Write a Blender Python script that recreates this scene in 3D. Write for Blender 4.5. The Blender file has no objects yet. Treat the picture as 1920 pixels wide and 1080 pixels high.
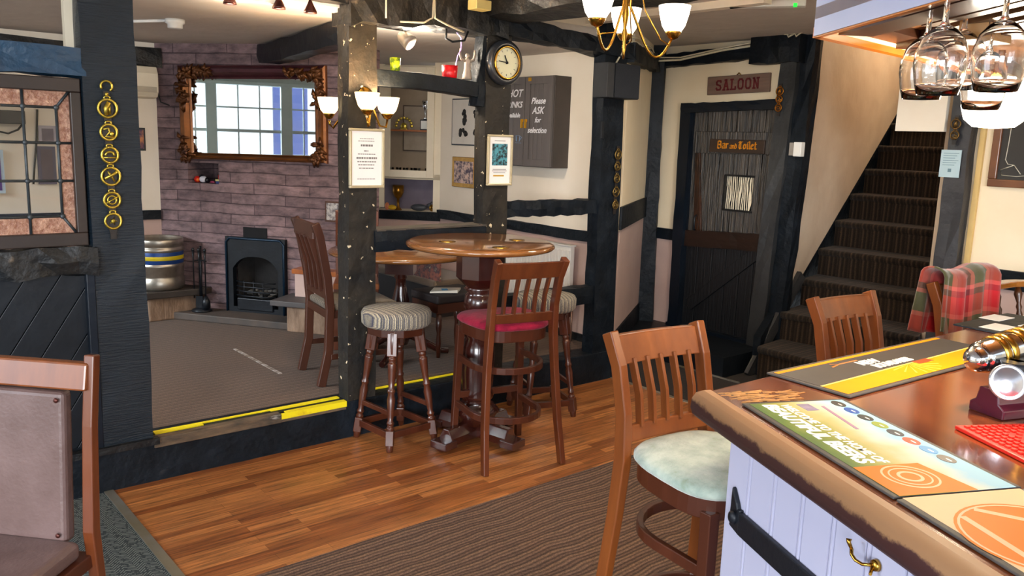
import bpy, bmesh, math, random
from mathutils import Matrix, Vector
PI = math.pi
random.seed(7)
SC = bpy.context.scene
COL = SC.collection

# ------------------------------------------------------------------ camera
F_PX, PITCH, ROLL, EYE = 1557.0, 0.176, 0.034, 1.6157
FWD = Vector((0, math.cos(PITCH), -math.sin(PITCH)))
R0 = Vector((1, 0, 0)); D0 = FWD.cross(R0)
RIGHT = R0 * math.cos(ROLL) - D0 * math.sin(ROLL)
DOWN = R0 * math.sin(ROLL) + D0 * math.cos(ROLL)
CAM = Vector((0, 0, EYE))
cam_data = bpy.data.cameras.new('camera')
cam_data.sensor_width = 36.0
cam_data.lens = F_PX / 1920 * 36.0
cam_data.clip_start = 0.05
cam = bpy.data.objects.new('camera', cam_data)
COL.objects.link(cam)
cam.matrix_world = Matrix(((RIGHT.x, -DOWN.x, -FWD.x, CAM.x), (RIGHT.y, -DOWN.y, -FWD.y, CAM.y), (RIGHT.z, -DOWN.z, -FWD.z, CAM.z), (0, 0, 0, 1)))
SC.camera = cam

# ------------------------------------------------------------------ world, exposure
SC.view_settings.view_transform = 'Standard'
SC.view_settings.look = 'None'
SC.view_settings.gamma = 1.0
SC.view_settings.use_curve_mapping = False
SC.view_settings.exposure = 0.34
w = bpy.data.worlds.new('daylight'); SC.world = w; w.use_nodes = True
bg = w.node_tree.nodes['Background']
bg.inputs['Color'].default_value = (0.82, 0.91, 1.0, 1)
bg.inputs['Strength'].default_value = 1.25

# frames: the timber partition (u along it, v into the back room), the chimney wall, the bar counter
SA = 0.704
S = Vector((-1.775, 3.5, 0))
PF = Matrix.Translation(S) @ Matrix.Rotation(SA, 4, 'Z')
EA = math.radians(-14.32)
FO = Vector((-1.9348, 6.2120, 0))
EF = Matrix.Translation(FO) @ Matrix.Rotation(EA, 4, 'Z')
BO = Vector((0.458, 1.917, 0))
BA = math.radians(-76.0)
BF = Matrix.Translation(BO) @ Matrix.Rotation(BA, 4, 'Z')       # x towards the front, y inwards
def W(u, v, z=0): return PF @ Vector((u, v, z))

def area(name, loc, target, sx, sy, power, color, spread=180):
    l = bpy.data.lights.new(name, 'AREA'); l.shape = 'RECTANGLE'; l.size = sx; l.size_y = sy
    l.energy = power; l.color = color; l.spread = math.radians(spread)
    o = bpy.data.objects.new(name, l); COL.objects.link(o); o.location = loc
    o.rotation_euler = (Vector(target) - Vector(loc)).to_track_quat('-Z', 'Y').to_euler()
    return o
# daylight through the front windows of the bar (unseen, behind the viewer; front light added for even fill) and the bay of the back room
area('front_window_fill', (0.2, -6.5, 2.6), (0.2, 4.0, 1.2), 7.0, 3.0, 1620, (0.93, 0.96, 1.0))
area('side_window_daylight', (-3.7, 0.45, 1.6), (0.6, 2.4, 1.0), 2.0, 1.4, 48, (0.78, 0.88, 1.0))
area('bay_window_daylight', W(-4.3, 1.65, 3.3), W(0.5, 1.5, 0.6), 3.0, 1.6, 1500, (0.88, 0.94, 1.0))

def point(name, loc, power, color=(1, 0.74, 0.46), r=0.04):
    l = bpy.data.lights.new(name, 'POINT'); l.energy = power; l.color = color; l.shadow_soft_size = r
    o = bpy.data.objects.new(name, l); COL.objects.link(o); o.location = loc
    return o

# ------------------------------------------------------------------ pixel rays onto real planes (for measuring)
def ray(x, y): return FWD + RIGHT * ((x - 960) / F_PX) + DOWN * ((y - 540) / F_PX)
def onz(x, y, z):
    r = ray(x, y); return CAM + r * ((z - EYE) / r.z)
def onpl(x, y, P, N):
    r = ray(x, y); return CAM + r * ((P - CAM).dot(N) / r.dot(N))
DU = Vector((math.cos(SA), math.sin(SA), 0)); DV = Vector((-math.sin(SA), math.cos(SA), 0))
EV = Vector((-math.sin(EA), math.cos(EA), 0))
PFI = PF.inverted(); EFI = EF.inverted(); BFI = BF.inverted()
def uvz(x, y, v=0.0): return PFI @ onpl(x, y, S + DV * v, DV)
def uvu(x, y, u): return PFI @ onpl(x, y, S + DU * u, DU)

# ------------------------------------------------------------------ materials
def lin(c):
    if isinstance(c, str):
        c = c.lstrip('#'); c = [int(c[i:i + 2], 16) / 255 for i in (0, 2, 4)]
        return tuple(x / 12.92 if x <= 0.04045 else ((x + 0.055) / 1.055) ** 2.4 for x in c)
    return tuple(c)
MC = {}
def mat(name, c1, c2=None, rough=0.5, metal=0.0, scale=8.0, stretch=(1, 1, 1), bump=0.0, bscale=None, spec=0.5, coat=0.0, detail=6, pos=0.5, wid=0.5, c3=None, sheen=0.0, bdist=0.01, chips=None):
    if name in MC: return MC[name]
    m = bpy.data.materials.new(name); m.use_nodes = True; nt = m.node_tree; N = nt.nodes; L = nt.links
    b = N['Principled BSDF']; c1 = lin(c1); c2 = lin(c2) if c2 else tuple(x * 0.8 for x in c1)
    b.inputs['Roughness'].default_value = rough; b.inputs['Metallic'].default_value = metal
    b.inputs['Specular IOR Level'].default_value = spec
    b.inputs['Coat Weight'].default_value = coat; b.inputs['Coat Roughness'].default_value = 0.12
    if sheen: b.inputs['Sheen Weight'].default_value = sheen
    tc = N.new('ShaderNodeTexCoord'); mp = N.new('ShaderNodeMapping'); mp.inputs['Scale'].default_value = stretch
    L.new(tc.outputs['Object'], mp.inputs['Vector'])
    nz = N.new('ShaderNodeTexNoise'); nz.inputs['Scale'].default_value = scale; nz.inputs['Detail'].default_value = detail; nz.inputs['Roughness'].default_value = 0.6
    L.new(mp.outputs['Vector'], nz.inputs['Vector'])
    rp = N.new('ShaderNodeValToRGB'); e = rp.color_ramp.elements
    e[0].position = max(0, pos - wid / 2); e[1].position = min(1, pos + wid / 2)
    e[0].color = (*c1, 1); e[1].color = (*c2, 1)
    if c3: x = e.new(min(1, pos + wid / 2 + 0.12)); x.color = (*lin(c3), 1)
    L.new(nz.outputs['Fac'], rp.inputs['Fac'])
    out = rp.outputs['Color']
    if chips:
        n2 = N.new('ShaderNodeTexNoise'); n2.inputs['Scale'].default_value = chips[1]; n2.inputs['Detail'].default_value = 3
        L.new(tc.outputs['Object'], n2.inputs['Vector'])
        r2 = N.new('ShaderNodeValToRGB'); r2.color_ramp.elements[0].position = chips[2]; r2.color_ramp.elements[1].position = chips[2] + 0.02
        L.new(n2.outputs['Fac'], r2.inputs['Fac'])
        mx = N.new('ShaderNodeMix'); mx.data_type = 'RGBA'; L.new(r2.outputs['Color'], mx.inputs[0]); L.new(out, mx.inputs[6]); mx.inputs[7].default_value = (*lin(chips[0]), 1)
        out = mx.outputs[2]
    L.new(out, b.inputs['Base Color'])
    if bump:
        bn = N.new('ShaderNodeBump'); bn.inputs['Strength'].default_value = bump; bn.inputs['Distance'].default_value = bdist
        if bscale:
            nb = N.new('ShaderNodeTexNoise'); nb.inputs['Scale'].default_value = bscale; nb.inputs['Detail'].default_value = 5
            L.new(mp.outputs['Vector'], nb.inputs['Vector']); L.new(nb.outputs['Fac'], bn.inputs['Height'])
        else: L.new(nz.outputs['Fac'], bn.inputs['Height'])
        L.new(bn.outputs['Normal'], b.inputs['Normal'])
    MC[name] = m; return m

def emis(name, col, strength, base=None):
    if name in MC: return MC[name]
    m = bpy.data.materials.new(name); m.use_nodes = True; b = m.node_tree.nodes['Principled BSDF']
    b.inputs['Base Color'].default_value = (*lin(base or col), 1); b.inputs['Emission Color'].default_value = (*lin(col), 1)
    b.inputs['Emission Strength'].default_value = strength; b.inputs['Roughness'].default_value = 0.3
    MC[name] = m; return m

def glassm(name, col=(1, 1, 1), rough=0.0, thin=True, ior=1.35):
    if name in MC: return MC[name]
    m = bpy.data.materials.new(name); m.use_nodes = True; nt = m.node_tree; N = nt.nodes; L = nt.links
    if thin:
        N.remove(N['Principled BSDF']); o = N['Material Output']
        tr = N.new('ShaderNodeBsdfTransparent'); tr.inputs['Color'].default_value = (*col, 1)
        gl = N.new('ShaderNodeBsdfGlossy'); gl.inputs['Roughness'].default_value = rough
        fr = N.new('ShaderNodeFresnel'); fr.inputs['IOR'].default_value = ior
        mx = N.new('ShaderNodeMixShader'); L.new(fr.outputs[0], mx.inputs[0]); L.new(tr.outputs[0], mx.inputs[1]); L.new(gl.outputs[0], mx.inputs[2]); L.new(mx.outputs[0], o.inputs['Surface'])
    else:
        b = N['Principled BSDF']; b.inputs['Base Color'].default_value = (*col, 1); b.inputs['Transmission Weight'].default_value = 1; b.inputs['Roughness'].default_value = rough; b.inputs['IOR'].default_value = 1.45
    MC[name] = m; return m

def stripes(name, cols, period, axis='Y', rough=0.9, noise=0.3, bump=0.3, sheen=0.2, fine=160):
    """cloth with stripes: a ramp of colours repeated every PERIOD metres along AXIS of the object"""
    m = bpy.data.materials.new(name); m.use_nodes = True; nt = m.node_tree; N = nt.nodes; L = nt.links
    b = N['Principled BSDF']; b.inputs['Roughness'].default_value = rough; b.inputs['Specular IOR Level'].default_value = 0.2; b.inputs['Sheen Weight'].default_value = sheen * .3
    tc = N.new('ShaderNodeTexCoord'); sp = N.new('ShaderNodeSeparateXYZ'); L.new(tc.outputs['Object'], sp.inputs[0])
    nz = N.new('ShaderNodeTexNoise'); nz.inputs['Scale'].default_value = 3; L.new(tc.outputs['Object'], nz.inputs['Vector'])
    a = N.new('ShaderNodeMath'); a.operation = 'MULTIPLY_ADD'; a.inputs[1].default_value = 1 / period
    L.new(sp.outputs[axis], a.inputs[0])
    s = N.new('ShaderNodeMath'); s.operation = 'MULTIPLY'; s.inputs[1].default_value = noise; L.new(nz.outputs['Fac'], s.inputs[0]); L.new(s.outputs[0], a.inputs[2])
    fr = N.new('ShaderNodeMath'); fr.operation = 'FRACT'; L.new(a.outputs[0], fr.inputs[0])
    rp = N.new('ShaderNodeValToRGB'); e = rp.color_ramp.elements
    rp.color_ramp.interpolation = 'LINEAR'
    n = len(cols)
    e[0].position = 0; e[0].color = (*lin(cols[0]), 1); e[1].position = 1; e[1].color = (*lin(cols[0]), 1)
    for i in range(1, n): x = e.new(i / n); x.color = (*lin(cols[i]), 1)
    L.new(fr.outputs[0], rp.inputs['Fac'])
    n2 = N.new('ShaderNodeTexNoise'); n2.inputs['Scale'].default_value = fine; n2.inputs['Detail'].default_value = 2; L.new(tc.outputs['Object'], n2.inputs['Vector'])
    mx = N.new('ShaderNodeMix'); mx.data_type = 'RGBA'; mx.blend_type = 'MULTIPLY'; mx.inputs[0].default_value = 0.7
    r2 = N.new('ShaderNodeValToRGB'); r2.color_ramp.elements[0].position = 0.3; r2.color_ramp.elements[0].color = (0.35, 0.35, 0.35, 1); r2.color_ramp.elements[1].position = 0.65; r2.color_ramp.elements[1].color = (1.25, 1.25, 1.25, 1)
    L.new(n2.outputs['Fac'], r2.inputs['Fac']); L.new(rp.outputs['Color'], mx.inputs[6]); L.new(r2.outputs['Color'], mx.inputs[7]); L.new(mx.outputs[2], b.inputs['Base Color'])
    bn = N.new('ShaderNodeBump'); bn.inputs['Strength'].default_value = bump; bn.inputs['Distance'].default_value = 0.004; L.new(n2.outputs['Fac'], bn.inputs['Height']); L.new(bn.outputs['Normal'], b.inputs['Normal'])
    MC[name] = m; return m

def bricks(name, c1, c2, mortar, bw, bh, msize, rough, bump=0.6, offset=0.5, plane='XY', noise_stretch=(1, 1, 1), nscale=10, nmix=0.5, ncol=('#000000', '#ffffff'), bdist=0.01, distort=0.0, coat=0.0, squash=1.0):
    m = bpy.data.materials.new(name); m.use_nodes = True; nt = m.node_tree; N = nt.nodes; L = nt.links
    b = N['Principled BSDF']; b.inputs['Roughness'].default_value = rough; b.inputs['Coat Weight'].default_value = coat; b.inputs['Coat Roughness'].default_value = 0.2
    tc = N.new('ShaderNodeTexCoord'); sp = N.new('ShaderNodeSeparateXYZ'); cb = N.new('ShaderNodeCombineXYZ')
    L.new(tc.outputs['Object'], sp.inputs[0]); L.new(sp.outputs[plane[0]], cb.inputs[0]); L.new(sp.outputs[plane[1]], cb.inputs[1])
    vec = cb.outputs[0]
    if distort:
        nd = N.new('ShaderNodeTexNoise'); nd.inputs['Scale'].default_value = 2.5; L.new(tc.outputs['Object'], nd.inputs['Vector'])
        va = N.new('ShaderNodeVectorMath'); va.operation = 'MULTIPLY_ADD'; va.inputs[1].default_value = (distort, distort, distort); L.new(nd.outputs['Color'], va.inputs[0]); L.new(vec, va.inputs[2]); vec = va.outputs[0]
    br = N.new('ShaderNodeTexBrick'); br.inputs['Scale'].default_value = 1; br.inputs['Brick Width'].default_value = bw; br.inputs['Row Height'].default_value = bh
    br.inputs['Mortar Size'].default_value = msize; br.inputs['Mortar Smooth'].default_value = 0.3; br.inputs['Bias'].default_value = 0
    br.inputs['Color1'].default_value = (*lin(c1), 1); br.inputs['Color2'].default_value = (*lin(c2), 1); br.inputs['Mortar'].default_value = (*lin(mortar), 1)
    br.offset = offset; br.squash = squash; L.new(vec, br.inputs['Vector'])
    mp = N.new('ShaderNodeMapping'); mp.inputs['Scale'].default_value = noise_stretch; L.new(tc.outputs['Object'], mp.inputs[0])
    nz = N.new('ShaderNodeTexNoise'); nz.inputs['Scale'].default_value = nscale; nz.inputs['Detail'].default_value = 8; nz.inputs['Roughness'].default_value = 0.65; L.new(mp.outputs[0], nz.inputs['Vector'])
    rp = N.new('ShaderNodeValToRGB'); rp.color_ramp.elements[0].position = 0.3; rp.color_ramp.elements[1].position = 0.7
    rp.color_ramp.elements[0].color = (*lin(ncol[0]), 1); rp.color_ramp.elements[1].color = (*lin(ncol[1]), 1); L.new(nz.outputs['Fac'], rp.inputs[0])
    mx = N.new('ShaderNodeMix'); mx.data_type = 'RGBA'; mx.blend_type = 'OVERLAY'; mx.inputs[0].default_value = nmix
    L.new(br.outputs['Color'], mx.inputs[6]); L.new(rp.outputs[0], mx.inputs[7]); L.new(mx.outputs[2], b.inputs['Base Color'])
    ad = N.new('ShaderNodeMath'); ad.operation = 'MULTIPLY_ADD'; ad.inputs[1].default_value = -1.0; L.new(br.outputs['Fac'], ad.inputs[0]); L.new(nz.outputs['Fac'], ad.inputs[2])
    bn = N.new('ShaderNodeBump'); bn.inputs['Strength'].default_value = bump; bn.inputs['Distance'].default_value = bdist; L.new(ad.outputs[0], bn.inputs['Height']); L.new(bn.outputs['Normal'], b.inputs['Normal'])
    MC[name] = m; return m

BLACK = mat('black_timber', '#0a1016', '#161d25', 0.5, spec=0.2, scale=7, stretch=(1, 1, 1), bump=0.55, bscale=26, c3='#2b2c2e', pos=0.52, wid=0.3, bdist=0.012)
BLACKH = mat('black_timber_worn', '#0c1116', '#211f1d', 0.46, spec=0.35, scale=9, stretch=(1, 1, 1), bump=0.8, bscale=18, c3='#6e5f50', pos=0.5, wid=0.28, bdist=0.016)
BLACKP = mat('black_post_chipped', '#101418', '#322c24', 0.55, scale=5, bump=0.8, bscale=20, spec=0.3, chips=('#d6c4a4', 30, 0.685))
BLACKR = mat('black_post_ribbed', '#0a141c', '#121f2a', 0.42, spec=0.4, scale=5, stretch=(2, 2, 26), bump=0.7, c3='#22333e', bdist=0.008)  # blue daylight glare on the left post is mixed into its black
NAVY = mat('navy_paint', '#081019', '#0e1824', 0.4, spec=0.35, scale=6, bump=0.25, bscale=20)
DARKB = mat('black_board', '#0a0f15', '#131920', 0.45, spec=0.35, scale=4, stretch=(1, 1, 1), bump=0.25, bscale=16)
CREAM = mat('cream_plaster', '#f2e2c4', '#e9d6b4', 0.75, scale=3, bump=0.25, bscale=18, bdist=0.008)
CREAMW = mat('white_plaster', '#f2e8d8', '#e9dcc8', 0.75, scale=2.5, bump=0.2, bscale=14, bdist=0.008)
PINK = mat('pink_lower_plaster', '#c9aea4', '#bb9f96', 0.75, scale=3, bump=0.2, bscale=18)
CEIL = mat('ceiling_plaster', '#d8cfc6', '#c8bfb7', 0.8, scale=2, bump=0.4, bscale=6, bdist=0.02)
STAIRW = mat('stair_plaster', '#c4ad94', '#dccbb4', 0.8, scale=1.8, bump=0.45, bscale=7, bdist=0.02)
WALNUT = mat('walnut_varnish', '#321409', '#4a2214', 0.28, scale=4, stretch=(1, 1, 0.2), coat=0.5)
CHERRY = mat('cherry_varnish', '#5e2d10', '#86491d', 0.34, scale=4, stretch=(3, 3, 0.4), coat=0.25, c3='#9a5624')
CHERRYD = mat('cherry_varnish_dark', '#3c1b0f', '#522818', 0.3, scale=4, stretch=(3, 3, 0.4), coat=0.2)
REDWOOD = mat('mahogany_varnish', '#4c2212', '#6c371b', 0.3, scale=5, stretch=(3, 3, 0.4), coat=0.5)
ORANGEW = mat('orange_wood', '#b5672c', '#8c4a20', 0.35, scale=5, stretch=(3, 3, 0.4), coat=0.3)
BRASS = mat('brass', '#c89a42', '#a87c30', 0.25, 1.0, scale=20)
BRASSY = mat('brass_yellow', '#d8c055', '#a89038', 0.3, 0.9, scale=30, bump=0.3)
CHROME = mat('chrome', '#dcdde2', '#c9cbd2', 0.08, 1.0)
STEEL = mat('keg_steel', '#c6bfb2', '#989186', 0.36, 0.92, scale=12, bump=0.1)
IRON = mat('black_iron', '#0b0f14', '#1a1f26', 0.42, 0.3, scale=14, bump=0.35)
LEATHER = mat('black_leather', '#17120f', '#241c17', 0.5, scale=20, bump=0.3)
WHITEP = mat('white_paint', '#e9e6e0', '#dedad2', 0.4, scale=3)
CREAMP = mat('cream_paint', '#eadfc8', '#ddd0b6', 0.45, scale=4, bump=0.1)
GREYCAB = mat('grey_cabinet_paint', '#55504f', '#615b59', 0.5, scale=5, stretch=(6, 6, 0.4), bump=0.15)
GREYCABD = mat('dark_cabinet_side', '#39332f', '#443c38', 0.55, scale=5)
CLEAR = glassm('clear_pane', (0.97, 0.98, 0.98))
GOBLET = glassm('goblet_glass', (1, 1, 1), 0.0, thin=False)
WHITEPL = mat('white_plastic', '#eeeeea', '#e4e4e0', 0.35)
CABLE = mat('white_cable', '#d8cfb8', '#c4b998', 0.5)
CABLEB = mat('black_cable', '#0a0a0c', '#121214', 0.5)
PAPER = mat('paper', '#f4f1ee', '#ece8e6', 0.6, scale=2)
INK = mat('ink', '#7a7674', '#6c6866', 0.7)
GOLDF = mat('gold_frame', '#b98a3e', '#8f6425', 0.35, 0.7, scale=20, bump=0.4)
SILVERF = mat('champagne_frame', '#cfc4a6', '#b5a888', 0.35, 0.5, scale=10)

# ------------------------------------------------------------------ mesh builder
class MB:
    def __init__(s, M=None): s.bm = bmesh.new(); s.M = M or Matrix()
    def _v(s, p): return s.bm.verts.new(s.M @ Vector(p))
    def face(s, pts, smooth=False):
        f = s.bm.faces.new([s._v(p) for p in pts]); f.smooth = smooth; return s
    def hexa(s, c):
        v = [s._v(p) for p in c]
        for q in ((0, 3, 2, 1), (4, 5, 6, 7), (0, 1, 5, 4), (1, 2, 6, 5), (2, 3, 7, 6), (3, 0, 4, 7)): s.bm.faces.new([v[i] for i in q])
        return s
    def box(s, x0, x1, y0, y1, z0, z1):
        return s.hexa([(x0, y0, z0), (x1, y0, z0), (x1, y1, z0), (x0, y1, z0), (x0, y0, z1), (x1, y0, z1), (x1, y1, z1), (x0, y1, z1)])
    def prism(s, poly, z0, z1):
        a = [s._v((x, y, z0)) for x, y in poly]; b = [s._v((x, y, z1)) for x, y in poly]; n = len(poly)
        s.bm.faces.new(a[::-1]); s.bm.faces.new(b)
        for i in range(n): s.bm.faces.new([a[i], a[(i + 1) % n], b[(i + 1) % n], b[i]])
        return s
    def xprism(s, poly, y0, y1):       # poly in x,z extruded along y
        a = [s._v((x, y0, z)) for x, z in poly]; b = [s._v((x, y1, z)) for x, z in poly]; n = len(poly)
        s.bm.faces.new(a); s.bm.faces.new(b[::-1])
        for i in range(n): s.bm.faces.new([a[(i + 1) % n], a[i], b[i], b[(i + 1) % n]])
        return s
    def yprism(s, poly, x0, x1):       # poly in y,z extruded along x
        a = [s._v((x0, y, z)) for y, z in poly]; b = [s._v((x1, y, z)) for y, z in poly]; n = len(poly)
        s.bm.faces.new(a[::-1]); s.bm.faces.new(b)
        for i in range(n): s.bm.faces.new([a[i], a[(i + 1) % n], b[(i + 1) % n], b[i]])
        return s
    def lathe(s, prof, c=(0, 0, 0), seg=24, cap=True, axis=None, smooth=True, a0=0, a1=2 * PI):
        c = Vector(c); Q = Matrix() if axis is None else Vector((0, 0, 1)).rotation_difference(Vector(axis).normalized()).to_matrix().to_4x4()
        rings = []; full = abs(a1 - a0 - 2 * PI) < 1e-6; n = seg if full else seg + 1
        for r, z in prof:
            rings.append([s._v(c + (Q @ Vector((r * math.cos(a0 + (a1 - a0) * i / seg), r * math.sin(a0 + (a1 - a0) * i / seg), z)))) for i in range(n)])
        for a, b in zip(rings, rings[1:]):
            for i in range(seg):
                j = (i + 1) % n
                f = s.bm.faces.new([a[i], a[j], b[j], b[i]]); f.smooth = smooth
        if cap and full:
            if prof[0][0] > 1e-5: s.bm.faces.new(rings[0][::-1])
            if prof[-1][0] > 1e-5: s.bm.faces.new(rings[-1])
        return s
    def tube(s, pts, r, seg=10, closed=False, sx=1.0, sy=1.0, up=None, square=False):
        """sweep; r number or list; sx, sy scale the section; square sections for timber"""
        P = [Vector(p) for p in pts]; n = len(P); rr = r if isinstance(r, (list, tuple)) else [r] * n
        T = []
        for i in range(n):
            a = P[(i - 1) % n] if (closed or i > 0) else P[i]; b = P[(i + 1) % n] if (closed or i < n - 1) else P[i]
            t = (b - a); T.append(t.normalized() if t.length > 1e-9 else Vector((0, 0, 1)))
        u = Vector(up) if up else (Vector((0, 0, 1)) if abs(T[0].z) < 0.9 else Vector((1, 0, 0)))
        rings = []
        for i in range(n):
            t = T[i]
            if up: nx = Vector(up).cross(t).normalized()
            else:
                u = (u - t * u.dot(t)); u = u.normalized() if u.length > 1e-6 else Vector((1, 0, 0)); nx = u.cross(t).normalized()
            ny = t.cross(nx).normalized()
            if square: offs = [(-1, -1), (1, -1), (1, 1), (-1, 1)]
            else: offs = [(math.cos(2 * PI * k / seg), math.sin(2 * PI * k / seg)) for k in range(seg)]
            rings.append([s._v(P[i] + nx * (a * rr[i] * sx) + ny * (b * rr[i] * sy)) for a, b in offs])
        m = len(rings[0]); rng = range(n) if closed else range(n - 1)
        for i in rng:
            a, b = rings[i], rings[(i + 1) % n]
            for k in range(m):
                f = s.bm.faces.new([a[k], a[(k + 1) % m], b[(k + 1) % m], b[k]]); f.smooth = not square
        if not closed: s.bm.faces.new(rings[0][::-1]); s.bm.faces.new(rings[-1])
        return s
    def timber(s, p0, p1, w, h, up=(0, 0, 1), jit=0.008, n=12, seed=1, bow=None):
        """hewn beam with slightly wandering edges; w across, h along up"""
        rnd = random.Random(seed); p0 = Vector(p0); p1 = Vector(p1); t = (p1 - p0).normalized()
        side = Vector(up).cross(t).normalized(); upv = t.cross(side).normalized()
        offs = [(-1, -1), (-.0, -1.0), (1, -1), (1, 0), (1, 1), (0, 1.0), (-1, 1), (-1, 0)]
        rings = []
        for i in range(n + 1):
            k = i / n; c = p0.lerp(p1, k)
            if bow: c = c + Vector(bow) * math.sin(PI * k)
            rings.append([s._v(c + side * (a * w / 2 * (0.96 if b * a else 1) + rnd.uniform(-jit, jit)) + upv * (b * h / 2 + rnd.uniform(-jit, jit))) for a, b in offs])
        for a, b in zip(rings, rings[1:]):
            for k in range(8): s.bm.faces.new([a[k], a[(k + 1) % 8], b[(k + 1) % 8], b[k]])
        s.bm.faces.new(rings[0][::-1]); s.bm.faces.new(rings[-1]); return s
    def sphere(s, c, r, sc=(1, 1, 1), seg=16):
        prof = [(r * math.sin(PI * i / 10), -r * math.cos(PI * i / 10)) for i in range(11)]
        M = s.M; s.M = M @ Matrix.Translation(Vector(c)) @ Matrix.Diagonal((*sc, 1)); s.lathe([(max(a, 0.0001), b) for a, b in prof], seg=seg, cap=True); s.M = M; return s
    def build(s, name, m, parent=None, loc=None, rotz=0.0, bevel=0.0, bseg=2, sub=0, smooth=False, M=None):
        bmesh.ops.recalc_face_normals(s.bm, faces=s.bm.faces)
        if smooth:
            for f in s.bm.faces: f.smooth = True
        me = bpy.data.meshes.new(name); s.bm.to_mesh(me); s.bm.free(); me.materials.append(m)
        o = bpy.data.objects.new(name, me); COL.objects.link(o)
        if parent: o.parent = parent
        if M is not None: o.matrix_world = M
        else:
            if loc is not None: o.location = loc
            o.rotation_euler = (0, 0, rotz)
        if bevel:
            b = o.modifiers.new('bevel', 'BEVEL'); b.width = bevel; b.segments = bseg; b.limit_method = 'ANGLE'; b.angle_limit = math.radians(40)
            b.harden_normals = False
        if sub:
            q = o.modifiers.new('sub', 'SUBSURF'); q.levels = sub; q.render_levels = sub
        return o

def tag(o, label=None, cat=None, group=None, kind=None):
    if label: o['label'] = label
    if cat: o['category'] = cat
    if group: o['group'] = group
    if kind: o['kind'] = kind
    return o
def struct(o): o['kind'] = 'structure'; return o
def thing(name, label, cat, loc=(0, 0, 0), rotz=0.0, group=None, M=None):
    o = bpy.data.objects.new(name, None); COL.objects.link(o); o.empty_display_size = 0.1
    if M is not None: o.matrix_world = M
    else: o.location = loc; o.rotation_euler = (0, 0, rotz)
    return tag(o, label, cat, group)
def kids(o): return [c for c in bpy.data.objects if c.parent == o]
def copy_tree(o, parent=None):
    ch = kids(o); c = o.copy(); COL.objects.link(c); c.parent = parent
    for k in ch: copy_tree(k, c)
    return c
def dup(o, loc, rotz, label, group=None):
    c = copy_tree(o); c.location = loc; c.rotation_euler = (0, 0, rotz); c['label'] = label
    if group: c['group'] = group
    return c

def text(name, body, size, m, parent=None, M=None, depth=0.0008, offset=0.0, shear=0.0, align='CENTER', sx=1.0, spacing=1.0):
    """lettering lying in the local XY plane of M"""
    cu = bpy.data.curves.new(name, 'FONT'); cu.body = body; cu.size = size; cu.extrude = depth; cu.offset = offset; cu.shear = shear
    cu.align_x = align; cu.align_y = 'CENTER'; cu.space_character = spacing; cu.resolution_u = 3
    t = bpy.data.objects.new(name + '_curve', cu); COL.objects.link(t)
    dg = bpy.context.evaluated_depsgraph_get(); me = bpy.data.meshes.new_from_object(t.evaluated_get(dg)); me.name = name
    bpy.data.objects.remove(t); me.transform(Matrix.Diagonal((sx, 1, 1, 1)))
    if M is not None: me.transform(M)
    me.materials.clear(); me.materials.append(m)
    o = bpy.data.objects.new(name, me); COL.objects.link(o)
    if parent: o.parent = parent
    return o
def wall_M(x, y, z, face=-1):
    """text frame on a wall in a parent whose front looks along -y: x right, z up"""
    return Matrix.Translation((x, y, z)) @ Matrix.Rotation(PI / 2, 4, 'X')

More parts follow.
